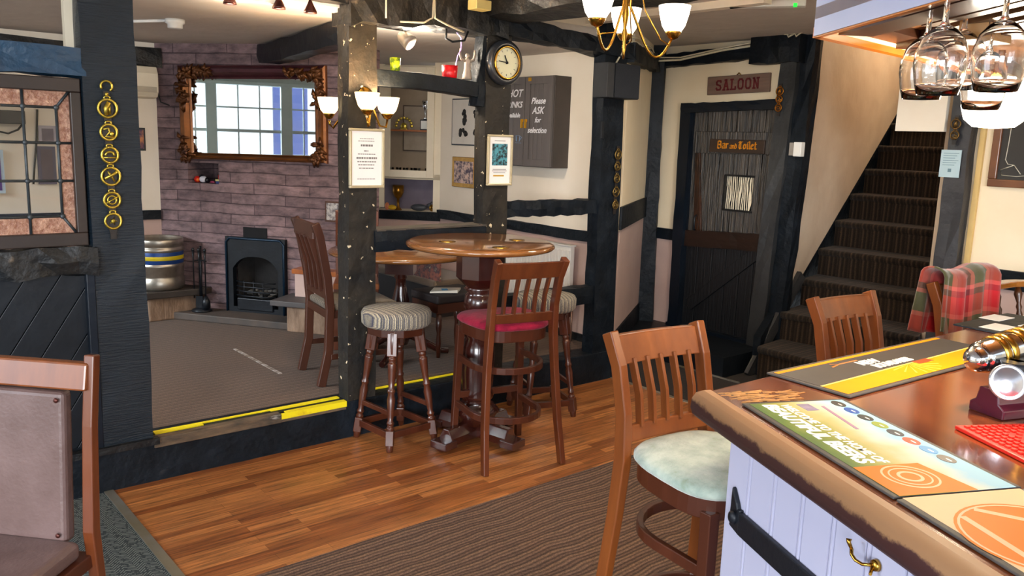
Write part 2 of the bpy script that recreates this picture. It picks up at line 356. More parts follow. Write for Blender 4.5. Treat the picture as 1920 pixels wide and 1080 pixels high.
# ================================================================== SETTING
def build_shell():
    # lower bar floor: brown striped carpet, plank laminate strip, herringbone carpet, each lying beside the next
    STRIPE = stripes('brown_striped_carpet', ['#6a5142', '#38271e', '#7b6150', '#45342a', '#80654f', '#33241c'], 0.062, 'Y', noise=1.3)
    b = MB().prism([(-0.9, -6.2), (6.2, -6.2), (6.2, -1.075), (-0.02, -1.075)], -0.05, 0.004)
    struct(b.build('floor', STRIPE, M=PF))
    WOOD = bricks('plank_laminate', '#86522f', '#bd8655', '#5c3824', 0.55, 0.046, 0.0008, 0.36, bump=0.06, noise_stretch=(1.2, 22, 1), nscale=3.2, nmix=0.75, ncol=('#2c1c12', '#e8d4b4'), coat=0.25, offset=0.37)
    b = MB().prism([(0.0, -1.075), (3.27, -1.075), (3.27, 0.0), (0.0, 0.0)], -0.05, 0.004)
    struct(b.build('floor_laminate', WOOD, M=PF))
    # herringbone carpet (dark teal with pale zigzag)
    m = bpy.data.materials.new('herringbone_carpet'); m.use_nodes = True; nt = m.node_tree; N = nt.nodes; L = nt.links; p = N['Principled BSDF']; p.inputs['Roughness'].default_value = 0.95
    tc = N.new('ShaderNodeTexCoord'); sp = N.new('ShaderNodeSeparateXYZ'); L.new(tc.outputs['Object'], sp.inputs[0])
    def mth(op, a, b_=None, c=None):
        q = N.new('ShaderNodeMath'); q.operation = op
        for i, x in enumerate((a, b_, c)):
            if x is None: continue
            if isinstance(x, (int, float)): q.inputs[i].default_value = x
            else: L.new(x, q.inputs[i])
        return q.outputs[0]
    zig = mth('PINGPONG', sp.outputs['X'], 0.035)
    s = mth('FRACT', mth('MULTIPLY', mth('ADD', zig, sp.outputs['Y']), 70.0))
    nz = N.new('ShaderNodeTexNoise'); nz.inputs['Scale'].default_value = 60; L.new(tc.outputs['Object'], nz.inputs['Vector'])
    fac = mth('MULTIPLY', mth('GREATER_THAN', s, 0.6), mth('GREATER_THAN', nz.outputs['Fac'], 0.42))
    mx = N.new('ShaderNodeMix'); mx.data_type = 'RGBA'; L.new(fac, mx.inputs[0]); mx.inputs[6].default_value = (*lin('#232e33'), 1); mx.inputs[7].default_value = (*lin('#6b7271'), 1); L.new(mx.outputs[2], p.inputs['Base Color'])
    b = MB().prism([(-3.2, -4.4), (-0.9, -6.2), (-0.02, -1.075), (0.0, 0.0), (-3.2, 0.0)], -0.05, 0.004)
    struct(b.build('floor_herringbone', m, M=PF))
    DARKC = stripes('dark_brown_carpet', ['#1d1713', '#2a211b', '#171210', '#31271f'], 0.03, 'X')
    b = MB().prism([(3.27, -1.075), (6.2, -1.075), (6.2, 0.9), (4.6, 0.9), (3.3, 0.05), (3.27, 0.0)], -0.05, 0.003)
    struct(b.build('floor_by_stairs', DARKC, M=PF))
    b = MB().prism([(3.93, -0.45), (4.52, -0.45), (4.52, 0.85), (3.93, 0.45)], 0.0, 0.15)
    struct(b.build('floor_step_by_door', DARKB, M=PF))
    # metal carpet strips
    struct(MB().box(1.13, 1.15, .70, 1.40, .2, .204).build('trim_47', mat('worn_white_tape', '#a8a09a', '#6a5c50', .7, scale=20, pos=.5, wid=.15), M=PF))
    GOLD = mat('gold_edge_strip', '#a89a6c', '#c3c6c6', 0.35, 0.8, scale=3)
    b = MB(); b.box(-0.022, 0.016, -1.12, 0.0, 0.003, 0.009); b.box(-0.05, 0.0, -2.6, -1.12, 0.003, 0.009)
    b.box(3.255, 3.285, -1.075, 0.0, 0.003, 0.009); b.box(3.915, 3.93, -0.6, 0.0, 0.003, 0.012)
    struct(b.build('trim_1', GOLD, M=PF))
    # back room floor on its plinth
    UPC = stripes('back_room_carpet', ['#604b3c', '#4c3c31', '#6a5444', '#42342a'], 0.05, 'Y', noise=1.0)
    back = [(-2.45, 0.10), (3.27, 0.10), (3.27, 2.9), (-2.45, 2.9)]
    struct(MB().prism([(-2.45, 0.16), (3.27, 0.16), (3.27, 6.6), (-2.45, 6.6)], 0.0, 0.2).build('floor_back_room', UPC, M=PF))
    struct(MB().box(-3.2, 3.30, 0.0, 0.16, 0.0, 0.205).build('step_plinth', BLACK, M=PF, bevel=0.006))
    # the trodden step: worn board and yellow nosing lines
    YEL = mat('yellow_nosing_paint', '#e8d414', '#d8bc10', 0.5, scale=9, c3='#5a5348', pos=0.62, wid=0.1)
    b = MB(); b.box(0.225, 0.80, 0.088, 0.102, 0.203, 0.211); b.box(0.80, 1.19, 0.075, 0.105, 0.203, 0.211); b.box(0.225, 0.45, 0.060, 0.088, 0.203, 0.2105); b.box(0.85, 1.19, 0.0, 0.03, 0.205, 0.212); b.box(0.82, 1.19, -0.008, 0.0, 0.182, 0.212); b.box(1.40, 2.02, 0.105, 0.1265, 0.203, 0.211)
    struct(b.build('trim_2', YEL, M=PF))
    WORN = mat('worn_step_edge', '#6e5a44', '#3a332c', 0.6, scale=14, stretch=(0.5, 2, 2), c3='#b9b5ac', pos=0.5, wid=0.3, bump=0.5)
    b = MB(); b.box(0.20, 0.82, -0.008, 0.045, 0.165, 0.211); b.box(0.80, 1.19, -0.004, 0.035, 0.165, 0.205)
    struct(b.build('trim_3', WORN, M=PF, bevel=0.003))
    # ceilings
    struct(MB().box(-3.3, 3.32, 0.10, 0.145, 2.22, 2.46).build('wall_ceiling_step', CREAMW, M=PF))
    b = MB(); b.prism([(-3.4, -5.6), (4.62, -5.6), (4.62, 1.7), (3.3, 1.7), (3.3, 0.14), (-3.4, 0.14)], 2.40, 2.5)
    struct(b.build('ceiling', CEIL, M=PF))
    b = MB(); b.prism([(-2.6, 0.08), (3.4, 0.08), (3.4, 6.6), (-2.6, 6.6)], 2.24, 2.34)
    struct(b.build('ceiling_back_room', CEIL, M=PF))
    struct(MB().yprism([(-1.2, 2.36), (0.9, 2.36), (0.9, 2.41), (-1.2, 2.41)], 2.95, 3.02).build('trim_4', CREAMW, M=PF))
    # back room walls
    ST = bricks('mauve_stone', '#9c888a', '#7f6e72', '#64555a', 0.46, 0.078, 0.004, 0.85, bump=1.0, plane='XZ', noise_stretch=(1, 1, 2.2), nscale=8, nmix=0.75, ncol=('#352b2e', '#d0c2c0'), bdist=0.02, distort=0.03, offset=0.43)
    # chimney wall with the toy niche left open
    b = MB(); D = 0.34
    x0, x1, zt = -0.84, 0.82, 2.26
    for (a, c, d, e) in ((x0, -0.575, 0, zt), (-0.575, -0.31, 0, 1.215), (-0.575, -0.31, 1.37, zt), (-0.31, -0.25, 0, zt), (-0.25, 0.255, 0.83, zt), (0.255, x1, 0, zt)):
        b.box(a, c, 0, D, d, e)
    b.box(x0, x1, D, D + 0.05, 0, zt)
    struct(b.build('wall_chimney', ST, M=EF))
    # back wall left of the chimney and the window end wall
    b = MB(); b.box(-2.45, 1.17, 2.845, 2.95, 0.2, 0.93); struct(b.build('wall_back_lower', PINK, M=PF))
    b = MB(); b.box(-2.45, 1.17, 2.845, 2.95, 0.93, 2.26); struct(b.build('wall_back', CREAMW, M=PF))
    b = MB(); b.box(-2.45, 1.15, 2.825, 2.846, 0.925, 0.995); struct(b.build('trim_5', BLACK, M=PF))
    b = MB(); b.timber((-2.4, 2.80, 2.13), (1.18, 2.80, 2.13), 0.08, 0.13, seed=4, n=20); struct(b.build('trim_6', BLACKH, M=PF))
    b = MB()
    for (a, c, d, e) in ((0.1, 0.70, 0.2, 2.26), (0.70, 2.95, 0.2, 0.95)): b.box(-2.55, -2.42, a, c, d, e)
    struct(b.build('wall_window_end', CREAMW, M=PF))
    # right wall of the back room: cream above the dado, pinkish below
    b = MB(); b.box(3.27, 3.38, 0.10, 2.12, 0.0, 0.93); struct(b.build('wall_right_lower', PINK, M=PF))
    b = MB(); b.box(3.27, 3.38, 0.10, 2.12, 0.93, 2.26); struct(b.build('wall_right', CREAMW, M=PF))
    b = MB(); b.timber((3.262, 0.12, 0.965), (3.262, 2.13, 0.965), 0.03, 0.075, seed=9, jit=0.004); struct(b.build('trim_7', BLACK, M=PF))
    b = MB(); b.box(3.255, 3.272, 0.12, 2.2, 0.2, 0.255); struct(b.build('baseboard_right', BLACKH, M=PF))
    # slanting wall from the partition corner to the door wall, with its plaster panels between black studs
    A = Vector((3.27, 0.03)); Bq = Vector((4.5, 0.83)); d = (Bq - A).normalized(); n = Vector((-d.y, d.x))
    def sl(k0, k1, z0, z1, off0, off1, name, m, jit=None):
        Lr = (Bq - A).length; p = [A + d * (Lr * k0) - n * off1, A + d * (Lr * k1) - n * off1, A + d * (Lr * k1) - n * off0, A + d * (Lr * k0) - n * off0]
        struct(MB().prism([(q.x, q.y) for q in p], z0, z1).build(name, m, M=PF, bevel=0.004 if m is BLACK else 0))
    sl(0, 1, 0.0, 0.30, -0.1, 0.012, 'baseboard_slant', BLACK)
    sl(0, 1, 0.0, 1.02, -0.1, 0.0, 'wall_slant_lower', PINK)
    sl(0, 1, 1.02, 2.42, -0.1, 0.0, 'wall_slant', CREAM)
    sl(0.05, 0.98, 1.03, 1.19, 0, 0.02, 'trim_8', BLACK)
    struct(MB().timber((4.42, 0.73, 0.0), (4.38, 0.74, 2.4), 0.17, 0.08, up=(0.765, 0.645, 0), seed=5).build('trim_9', BLACK, M=PF))
    # door wall
    b = MB(); b.box(4.5, 4.6, 0.47, 0.84, 0.0, 0.86); struct(b.build('wall_door_lower', PINK, M=PF))
    b = MB(); b.box(4.5, 4.6, 0.47, 0.84, 0.86, 2.42); b.box(4.5, 4.6, -0.42, 0.47, 1.94, 2.42); struct(b.build('wall_door', CREAM, M=PF))
    b = MB(); b.box(4.48, 4.505, 0.46, 0.76, 0.85, 0.94); struct(b.build('trim_10', BLACK, M=PF))
    b = MB(); b.timber((4.47, 0.86, 2.28), (4.47, -0.2, 2.31), 0.10, 0.10, seed=15, n=14, jit=0.006); struct(b.build('trim_11', BLACK, M=PF))
    b = MB(); b.timber((4.44, -0.16, 2.32), (4.44, -0.56, 2.32), 0.16, 0.21, seed=16, n=5); struct(b.build('trim_12', BLACK, M=PF))
    # posts right of the door
    b = MB(); b.timber((4.46, -0.36, 0.15), (4.46, -0.47, 2.42), 0.13, 0.10, up=(1, 0, 0), seed=17); struct(b.build('trim_13', mat('grey_black_post', '#26282b', '#323436', 0.45, scale=8, bump=0.5, bscale=22), M=PF))
    b = MB(); b.timber((4.50, -0.49, 0.15), (4.50, -0.575, 2.42), 0.12, 0.10, up=(1, 0, 0), seed=18); struct(b.build('trim_14', BLACK, M=PF))
    # leaning string board at the foot of the stairs
    p0 = Vector((4.16, -0.51, 0.0)); p1 = Vector((4.71, -0.53, 0.70))
    struct(MB().timber(p0, p1, 0.035, 0.085, seed=19, jit=0.003).build('trim_15', mat('grey_board', '#3c3c3d', '#2a2b2d', 0.5, scale=10, bump=0.5), M=PF))
    # stairs
    SCARP = stripes('stair_striped_carpet', ['#211811', '#3d2f22', '#1a130d', '#221913', '#48382a', '#1c140f', '#2e2319', '#1b130e'], 0.09, 'Y', noise=0.25, bump=0.5)
    def LE(k): return Vector((4.82 + 0.315 * (k - 3), -0.48 + 0.06 * (k - 3)))
    def RE(k): return Vector((4.88 + 0.29 * (k - 3), -1.37 + 0.105 * (k - 3)))
    def LE2(k):
        if k == 1: return Vector((4.13, -0.60))
        if k == 2: return Vector((4.46, -0.55))
        return LE(k)
    def RE2(k):
        if k == 1: return Vector((4.05, -1.62))
        if k == 2: return Vector((4.52, -1.52))
        return RE(k)
    for k in range(1, 15):
        z1 = 0.04 + 0.205 * k; z0 = z1 - 0.205 if k > 1 else 0.0
        a, c = LE2(k), RE2(k); a2, c2 = LE2(k + 1), RE2(k + 1)
        dd = (c - a).normalized(); nn = Vector((dd.y, -dd.x))
        if nn.x > 0: nn = -nn
        prof = [(0.0, z0), (0.0, z1 - 0.055), (0.018, z1 - 0.04), (0.024, z1 - 0.02), (0.016, z1 - 0.004), (0.0, z1)]
        b = MB(); va = [b._v((*(a + nn * o), z)) for o, z in prof]; vb = [b._v((*(c + nn * o), z)) for o, z in prof]
        for i in range(len(prof) - 1):
            f = b.bm.faces.new([va[i], vb[i], vb[i + 1], va[i + 1]]); f.smooth = i > 0
        ea = b._v((*(a2 - nn * 0.06), z1)); eb = b._v((*(c2 - nn * 0.06), z1)); b.bm.faces.new([va[-1], vb[-1], eb, ea])
        ea0 = b._v((*(a2 - nn * 0.06), z0)); eb0 = b._v((*(c2 - nn * 0.06), z0))
        b.bm.faces.new([ea, eb, eb0, ea0]); b.bm.faces.new(va + [ea, ea0]); b.bm.faces.new(vb + [eb, eb0]); b.bm.faces.new([va[0], vb[0], eb0, ea0])
        struct(b.build('stair_step', SCARP, M=PF))
    # side wall of the stairs, its foot following the pitch
    a = LE(2.05); e = LE(14); o = Vector((-0.02, 0.12))
    def zline(k): return 0.205 * k + 0.035
    b = MB()
    pts = [(a.x, a.y, zline(2.25)), (e.x, e.y, zline(14)), (e.x, e.y, 3.6), (a.x, a.y, 3.6)]
    q = [(x, y + 0.1, z) for x, y, z in pts]
    b.hexa([pts[0], pts[1], pts[2], pts[3], q[0], q[1], q[2], q[3]])
    struct(b.build('wall_stairs', STAIRW, M=PF))
    b = MB(); b.hexa([(a.x - .3, a.y - .01, 0), (e.x, e.y + .03, 0), (e.x, e.y + .03, zline(14)), (a.x - .3, a.y - .01, zline(1.2)), (a.x - .3, a.y + .05, 0), (e.x, e.y + .09, 0), (e.x, e.y + .09, zline(14)), (a.x - .3, a.y + .05, zline(1.2))]); b.timber((a.x - 0.05, a.y + 0.02, zline(2.0)), (e.x, e.y + 0.02, zline(14) - 0.03), 0.05, 0.05, seed=21, jit=.004); struct(b.build('trim_16', BLACK, M=PF))
    # right side of the stairs
    a, e = RE(2.2), RE(14)
    b = MB(); pts = [(a.x, a.y - 0.02, 0), (e.x, e.y - 0.02, 0), (e.x, e.y - 0.02, 3.6), (a.x, a.y - 0.02, 3.6)]; q = [(x, y - 0.1, z) for x, y, z in pts]
    b.hexa(pts + q); struct(b.build('wall_stairs_right', STAIRW, M=PF))
    e1, e2 = LE(14), RE(14)
    b = MB(); b.hexa([(e1.x, e1.y + .2, 0), (e2.x, e2.y - .2, 0), (e2.x, e2.y - .2, 3.6), (e1.x, e1.y + .2, 3.6), (e1.x + .1, e1.y + .2, 0), (e2.x + .1, e2.y - .2, 0), (e2.x + .1, e2.y - .2, 3.6), (e1.x + .1, e1.y + .2, 3.6)])
    struct(b.build('wall_stairs_end', STAIRW, M=PF))
    struct(MB().box(4.5, 9.5, -2.0, 1.4, 3.6, 3.65).build('ceiling_stairs', CEIL, M=PF))
    struct(MB().box(4.5, 4.62, -1.66, -0.5, 2.40, 3.62).build('wall_over_stairs', CREAM, M=PF))
    point('stair_fill_light', W(6.3, -.75, 3.1), 30, (1, .84, .62), .06)  # added fill light, no fitting: brightens the stairs from out of view
    # right-hand post, wall and bulkhead
    b = MB(); b.timber((4.46, -1.67, 0.0), (4.46, -1.655, 2.40), 0.125, 0.12, up=(1, 0, 0), seed=23); struct(b.build('trim_17', mat('weathered_post', '#3c3b3e', '#26272a', 0.5, scale=9, stretch=(1, 1, 1), bump=0.6, bscale=20), M=PF))
    struct(MB().box(4.5, 4.6, -4.2, -1.66, 0.0, 0.86).build('wall_bar_lower', PINK, M=PF))
    struct(MB().box(4.5, 4.6, -4.2, -1.66, 0.86, 2.42).build('wall_bar', CREAM, M=PF))
    struct(MB().box(4.475, 4.502, -4.2, -1.74, 0.84, 0.955).build('trim_18', BLACK, M=PF, bevel=0.004))
    struct(MB().box(4.475, 4.502, -1.775, -1.745, 0.955, 2.40).build('trim_19', mat('warm_batten', '#d8b878', '#caa868', 0.6), M=PF))
    struct(MB().box(4.40, 4.44, -1.565, -1.265, 1.755, 2.40).build('trim_20', CREAMW, M=PF))
    # front room walls behind the viewer, with window openings that let the daylight in
    b = MB(); b.box(-3.35, -3.2, -2.6, -0.6, 0, 2.42); b.box(-3.35, -3.2, 1.5, 2.25, 0, 2.42); b.box(-3.35, -3.2, -0.6, 1.5, 0, 0.8); b.box(-3.35, -3.2, -0.6, 1.5, 2.2, 2.42)
    struct(b.build('wall_left', CREAMW))
    b = MB(); b.box(-3.35, -2.6, -2.6, -2.45, 0, 2.42); b.box(0.1, 0.9, -2.6, -2.45, 0, 2.42); b.box(3.4, 5.0, -2.6, -2.45, 0, 2.42); b.box(-3.35, 5.0, -2.6, -2.45, 0, 0.7); b.box(-3.35, 5.0, -2.6, -2.45, 2.2, 2.42)
    struct(b.build('wall_front', CREAMW))
    struct(MB().box(5.0, 5.15, -2.6, 3.6, 0, 2.42).build('wall_far_right', CREAM))
build_shell()

# ------------------------------------------------------------------ timber frame
def build_frame():
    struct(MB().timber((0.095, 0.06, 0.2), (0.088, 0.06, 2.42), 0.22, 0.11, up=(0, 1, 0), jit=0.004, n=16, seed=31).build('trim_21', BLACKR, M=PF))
    struct(MB().timber((1.29, 0.06, 0.2), (1.29, 0.06, 2.42), 0.17, 0.11, up=(0, 1, 0), jit=0.004, n=16, seed=32).build('trim_22', BLACKP, M=PF))
    struct(MB().timber((2.185, 0.05, 0.2), (2.175, 0.05, 2.42), 0.19, 0.09, up=(0, 1, 0), jit=0.005, n=16, seed=33).build('trim_23', BLACKP, M=PF))
    struct(MB().timber((3.165, 0.05, 0.2), (3.14, 0.05, 2.42), 0.21, 0.10, up=(0, 1, 0), jit=0.006, n=16, seed=34).build('trim_24', BLACK, M=PF))
    # knee of the clock post
    struct(MB().timber((2.06, 0.05, 1.80), (2.10, 0.05, 2.2), 0.07, 0.08, up=(0, 1, 0), jit=0.004, n=6, seed=35).build('trim_25', BLACK, M=PF))
    # top plates
    struct(MB().timber((-3.0, 0.06, 2.40), (1.25, 0.06, 2.34), 0.16, 0.18, jit=0.008, n=22, seed=36).build('trim_26', BLACKH, M=PF))
    struct(MB().timber((1.2, 0.06, 2.265), (2.2, 0.06, 2.30), 0.20, 0.22, jit=0.014, n=14, seed=37, bow=(0, 0, 0.02)).build('trim_27', BLACKH, M=PF))
    struct(MB().timber((2.1, 0.03, 2.265), (3.30, 0.03, 2.205), 0.13, 0.10, jit=0.01, n=16, seed=38).build('trim_28', BLACK, M=PF))
    struct(MB().timber((3.25, 0.01, 2.21), (4.42, 0.76, 2.26), 0.10, 0.13, jit=0.01, n=12, seed=39).build('trim_29', BLACK, M=PF))
    # sagging brace with the cups on it
    pts = [(1.36, 1.912), (1.65, 1.912), (1.85, 1.903), (2.12, 1.885)]
    b = MB(); M = b.M
    b.tube([(u, 0.06, z) for u, z in pts], 0.04, square=True, up=(0, 1, 0), sx=1.05, sy=1.2)
    struct(b.build('trim_30', BLACK, M=PF, bevel=0.004))
    # rails
    struct(MB().timber((1.36, 0.06, 1.063), (2.11, 0.06, 1.055), 0.14, 0.11, jit=0.005, n=10, seed=41).build('trim_31', BLACK, M=PF))
    struct(MB().box(1.37, 2.11, -0.01, 0.13, 1.116, 1.126).build('trim_32', mat('ledge_worn', '#5a5148', '#2a2927', 0.5, scale=5), M=PF))
    struct(MB().timber((2.26, 0.06, 1.205), (3.08, 0.06, 1.20), 0.09, 0.095, jit=0.008, n=14, seed=42).build('trim_33', BLACK, M=PF))
    struct(MB().timber((2.26, 0.06, 0.61), (3.08, 0.06, 0.61), 0.09, 0.12, jit=0.005, n=12, seed=43).build('trim_34', BLACK, M=PF))
    # ceiling beams of the bar
    struct(MB().timber((2.18, 0.0, 2.36), (2.22, -2.6, 2.36), 0.26, 0.15, jit=0.014, n=16, seed=44).build('trim_35', BLACKH, M=PF))
    struct(MB().timber((1.22, 0.0, 2.37), (1.6, -2.6, 2.40), 0.22, 0.13, jit=0.012, n=16, seed=45).build('trim_36', BLACKH, M=PF))
    # beam on the back-room ceiling
    a = onz(487, 92, 2.22); c = onz(655, 44, 2.22)
    struct(MB().timber((a.x, a.y, 2.165), (c.x, c.y, 2.165), 0.13, 0.13, jit=0.008, n=10, seed=46).build('trim_37', NAVY))
    # panel left of the big post: boards below, rough rail, window above
    struct(MB().timber((-3.0, 0.06, 1.865), (0.0, 0.06, 1.87), 0.11, 0.115, jit=0.007, n=24, seed=47).build('trim_38', mat('black_beam_blue_glare', '#0d2c44', '#12405e', 0.4, scale=9, bump=0.7, bscale=20), M=PF))  # beam colour carries the blue glare of daylight on black timber
    struct(MB().timber((-3.0, 0.04, 1.05), (0.0, 0.04, 1.052), 0.13, 0.115, jit=0.012, n=40, seed=48).build('trim_39', BLACKH, M=PF))
    b = MB(); b.box(-3.0, 0.0, 0.05, 0.09, 0.2, 1.0)
    for i in range(26):                      # diagonal boarding
        x = -3.1 + i * 0.13
        b.hexa([(x, 0.038, 0.22), (x + 0.1265, 0.038, 0.22), (x + 0.1265 + 0.5, 0.038, 0.995), (x + 0.5, 0.038, 0.995), (x, 0.052, 0.22), (x + 0.1265, 0.052, 0.22), (x + 0.618, 0.052, 0.995), (x + 0.5, 0.052, 0.995)] if x + 0.618 < -0.01 else
               [(x, 0.038, 0.22), (min(x + 0.1265, -0.01), 0.038, 0.22), (-0.01, 0.038, 0.22 + 0.775 * max(0.02, min(1, (-0.01 - x - 0.1265) / 0.5))), (min(x + 0.5, -0.012), 0.038, 0.22 + 0.775 * max(0.04, min(1, (-0.012 - x) / 0.5))),
                (x, 0.052, 0.22), (min(x + 0.1265, -0.01), 0.052, 0.22), (-0.01, 0.052, 0.22 + 0.775 * max(0.02, min(1, (-0.01 - x - 0.1265) / 0.5))), (min(x + 0.5, -0.012), 0.052, 0.22 + 0.775 * max(0.04, min(1, (-0.012 - x) / 0.5)))]) if x < -0.05 else None
    struct(b.build('wall_boarded', DARKB, M=PF, bevel=0.002))
    struct(MB().box(-0.045, -0.01, 0.0, 0.04, 0.2, 1.0).build('trim_40', NAVY, M=PF, bevel=0.004))
    struct(MB().box(-0.45, 0.22, -0.02, 0.02, 0.185, 0.215).build('trim_41', BLACKH, M=PF))
    # window_1: leaded light with amber textured border glass
    FR = mat('window_frame_brown', '#211814', '#2e221d', 0.45, scale=6, bump=0.2)
    b = MB(); x0, x1, z0, z1 = -0.75, -0.022, 1.115, 1.805; t = 0.055
    b.box(x0, x1, 0.02, 0.09, z1 - t, z1); b.box(x0, x1, 0.02, 0.09, z0, z0 + t); b.box(x1 - t * .75, x1, 0.02, 0.09, z0 + t, z1 - t); b.box(x0, x0 + t, 0.02, 0.09, z0 + t, z1 - t)
    win = struct(b.build('window_1', FR, M=PF, bevel=0.004))
    b = MB(); b.box(-3.0, x0, 0.03, 0.09, 1.1, 1.82); struct(b.build('wall_boarded_upper', DARKB, M=PF))
    AMB = mat('amber_textured_glass', '#8a5c48', '#b58a72', 0.25, scale=55, bump=1.0, c3='#e0b694', pos=0.5, wid=0.25)
    gx = x1 - t * .75; gi = -0.112; lo, hi = 1.24, 1.685; xl = x0 + t + 0.06
    b = MB(); b.box(x0 + t, gx, 0.048, 0.052, hi, z1 - t); b.box(x0 + t, gx, 0.048, 0.052, z0 + t, lo); b.box(gi, gx, 0.048, 0.052, lo, hi); b.box(x0 + t, xl, 0.048, 0.052, lo, hi)
    b.build('border_glass', AMB, win)
    MB().box(xl, gi, 0.048, 0.050, lo, hi).build('pane', CLEAR, win)
    LEAD = mat('lead_came', '#2e3438', '#4a5054', 0.45, 0.5, scale=20, bump=0.4)
    b = MB(); r = 0.008
    def came(p, q): b.tube([(p[0], 0.046, p[1]), (q[0], 0.046, q[1])], r, seg=8, sy=0.7)
    for x in (-0.575, -0.40, -0.232): came((x, z0 + t), (x, z1 - t))
    came((gi, lo), (gi, hi)); came((xl, lo), (xl, hi))
    for z in (1.387, 1.542): came((x0 + t, z), (gx, z))
    came((xl, lo), (gi, lo)); came((xl, hi), (gi, hi)); came((gi, hi), (gx, z1 - t)); came((gi, lo), (gx, z0 + t))
    for x in (gi, -0.232, -0.40, -0.575):
        for z in (lo, 1.387, 1.542, hi): b.sphere((x, 0.042, z), 0.011, (1, 0.6, 1), 8)
    b.build('lead_grid', LEAD, win)
    # pale sliver of batten behind the post, wires
    struct(MB().box(-0.05, -0.015, 0.10, 0.14, 1.93, 2.4).build('trim_42', CREAMP, M=PF))
build_frame()

# window_2: sash bay in the end wall of the back room, seen in the mirror
def build_bay():
    pass
    WP = mat('sash_paint', '#a9b8ba', '#9caeb0', 0.4)
    b = MB(); u = -2.47
    for (v0, v1) in ((0.70, 0.76), (1.45, 1.58), (2.31, 2.43), (2.88, 2.95)): b.box(u - 0.05, u + 0.06, v0, v1, 1.0, 2.17)
    b.box(u - 0.05, u + 0.06, 0.70, 2.95, 0.95, 1.0); b.box(u - 0.05, u + 0.08, 0.70, 2.95, 2.15, 2.19); b.box(u - 0.05, u + 0.04, 0.70, 2.95, 2.19, 2.26)
    win = struct(b.build('window_2', WP, M=PF, bevel=0.004))
    b = MB()
    for v in (1.10, 1.31, 1.825, 2.07, 2.55, 2.72): b.box(u - 0.012, u + 0.012, v - 0.008, v + 0.008, 1.0, 2.15)
    for z, t in ((1.34, 0.009), (1.62, 0.018), (1.89, 0.009)): b.box(u - 0.016, u + 0.016, 0.76, 2.9, z - t, z + t)
    b.build('glazing_bars', WP, win)
    MB().box(u - 0.004, u + 0.002, 0.76, 2.9, 1.0, 2.15).build('pane', CLEAR, win)
    # the painted house across the street
    o = MB().box(-7.2, -7.0, 0.70, 1.27, 0.0, 4.0).build('house_front', mat('blue_house_render', '#5c6390', '#4a5a96', 0.8, scale=2), M=PF)
    tag(o, 'blue house front across the street, seen through the bay window in the mirror', 'building')
build_bay()

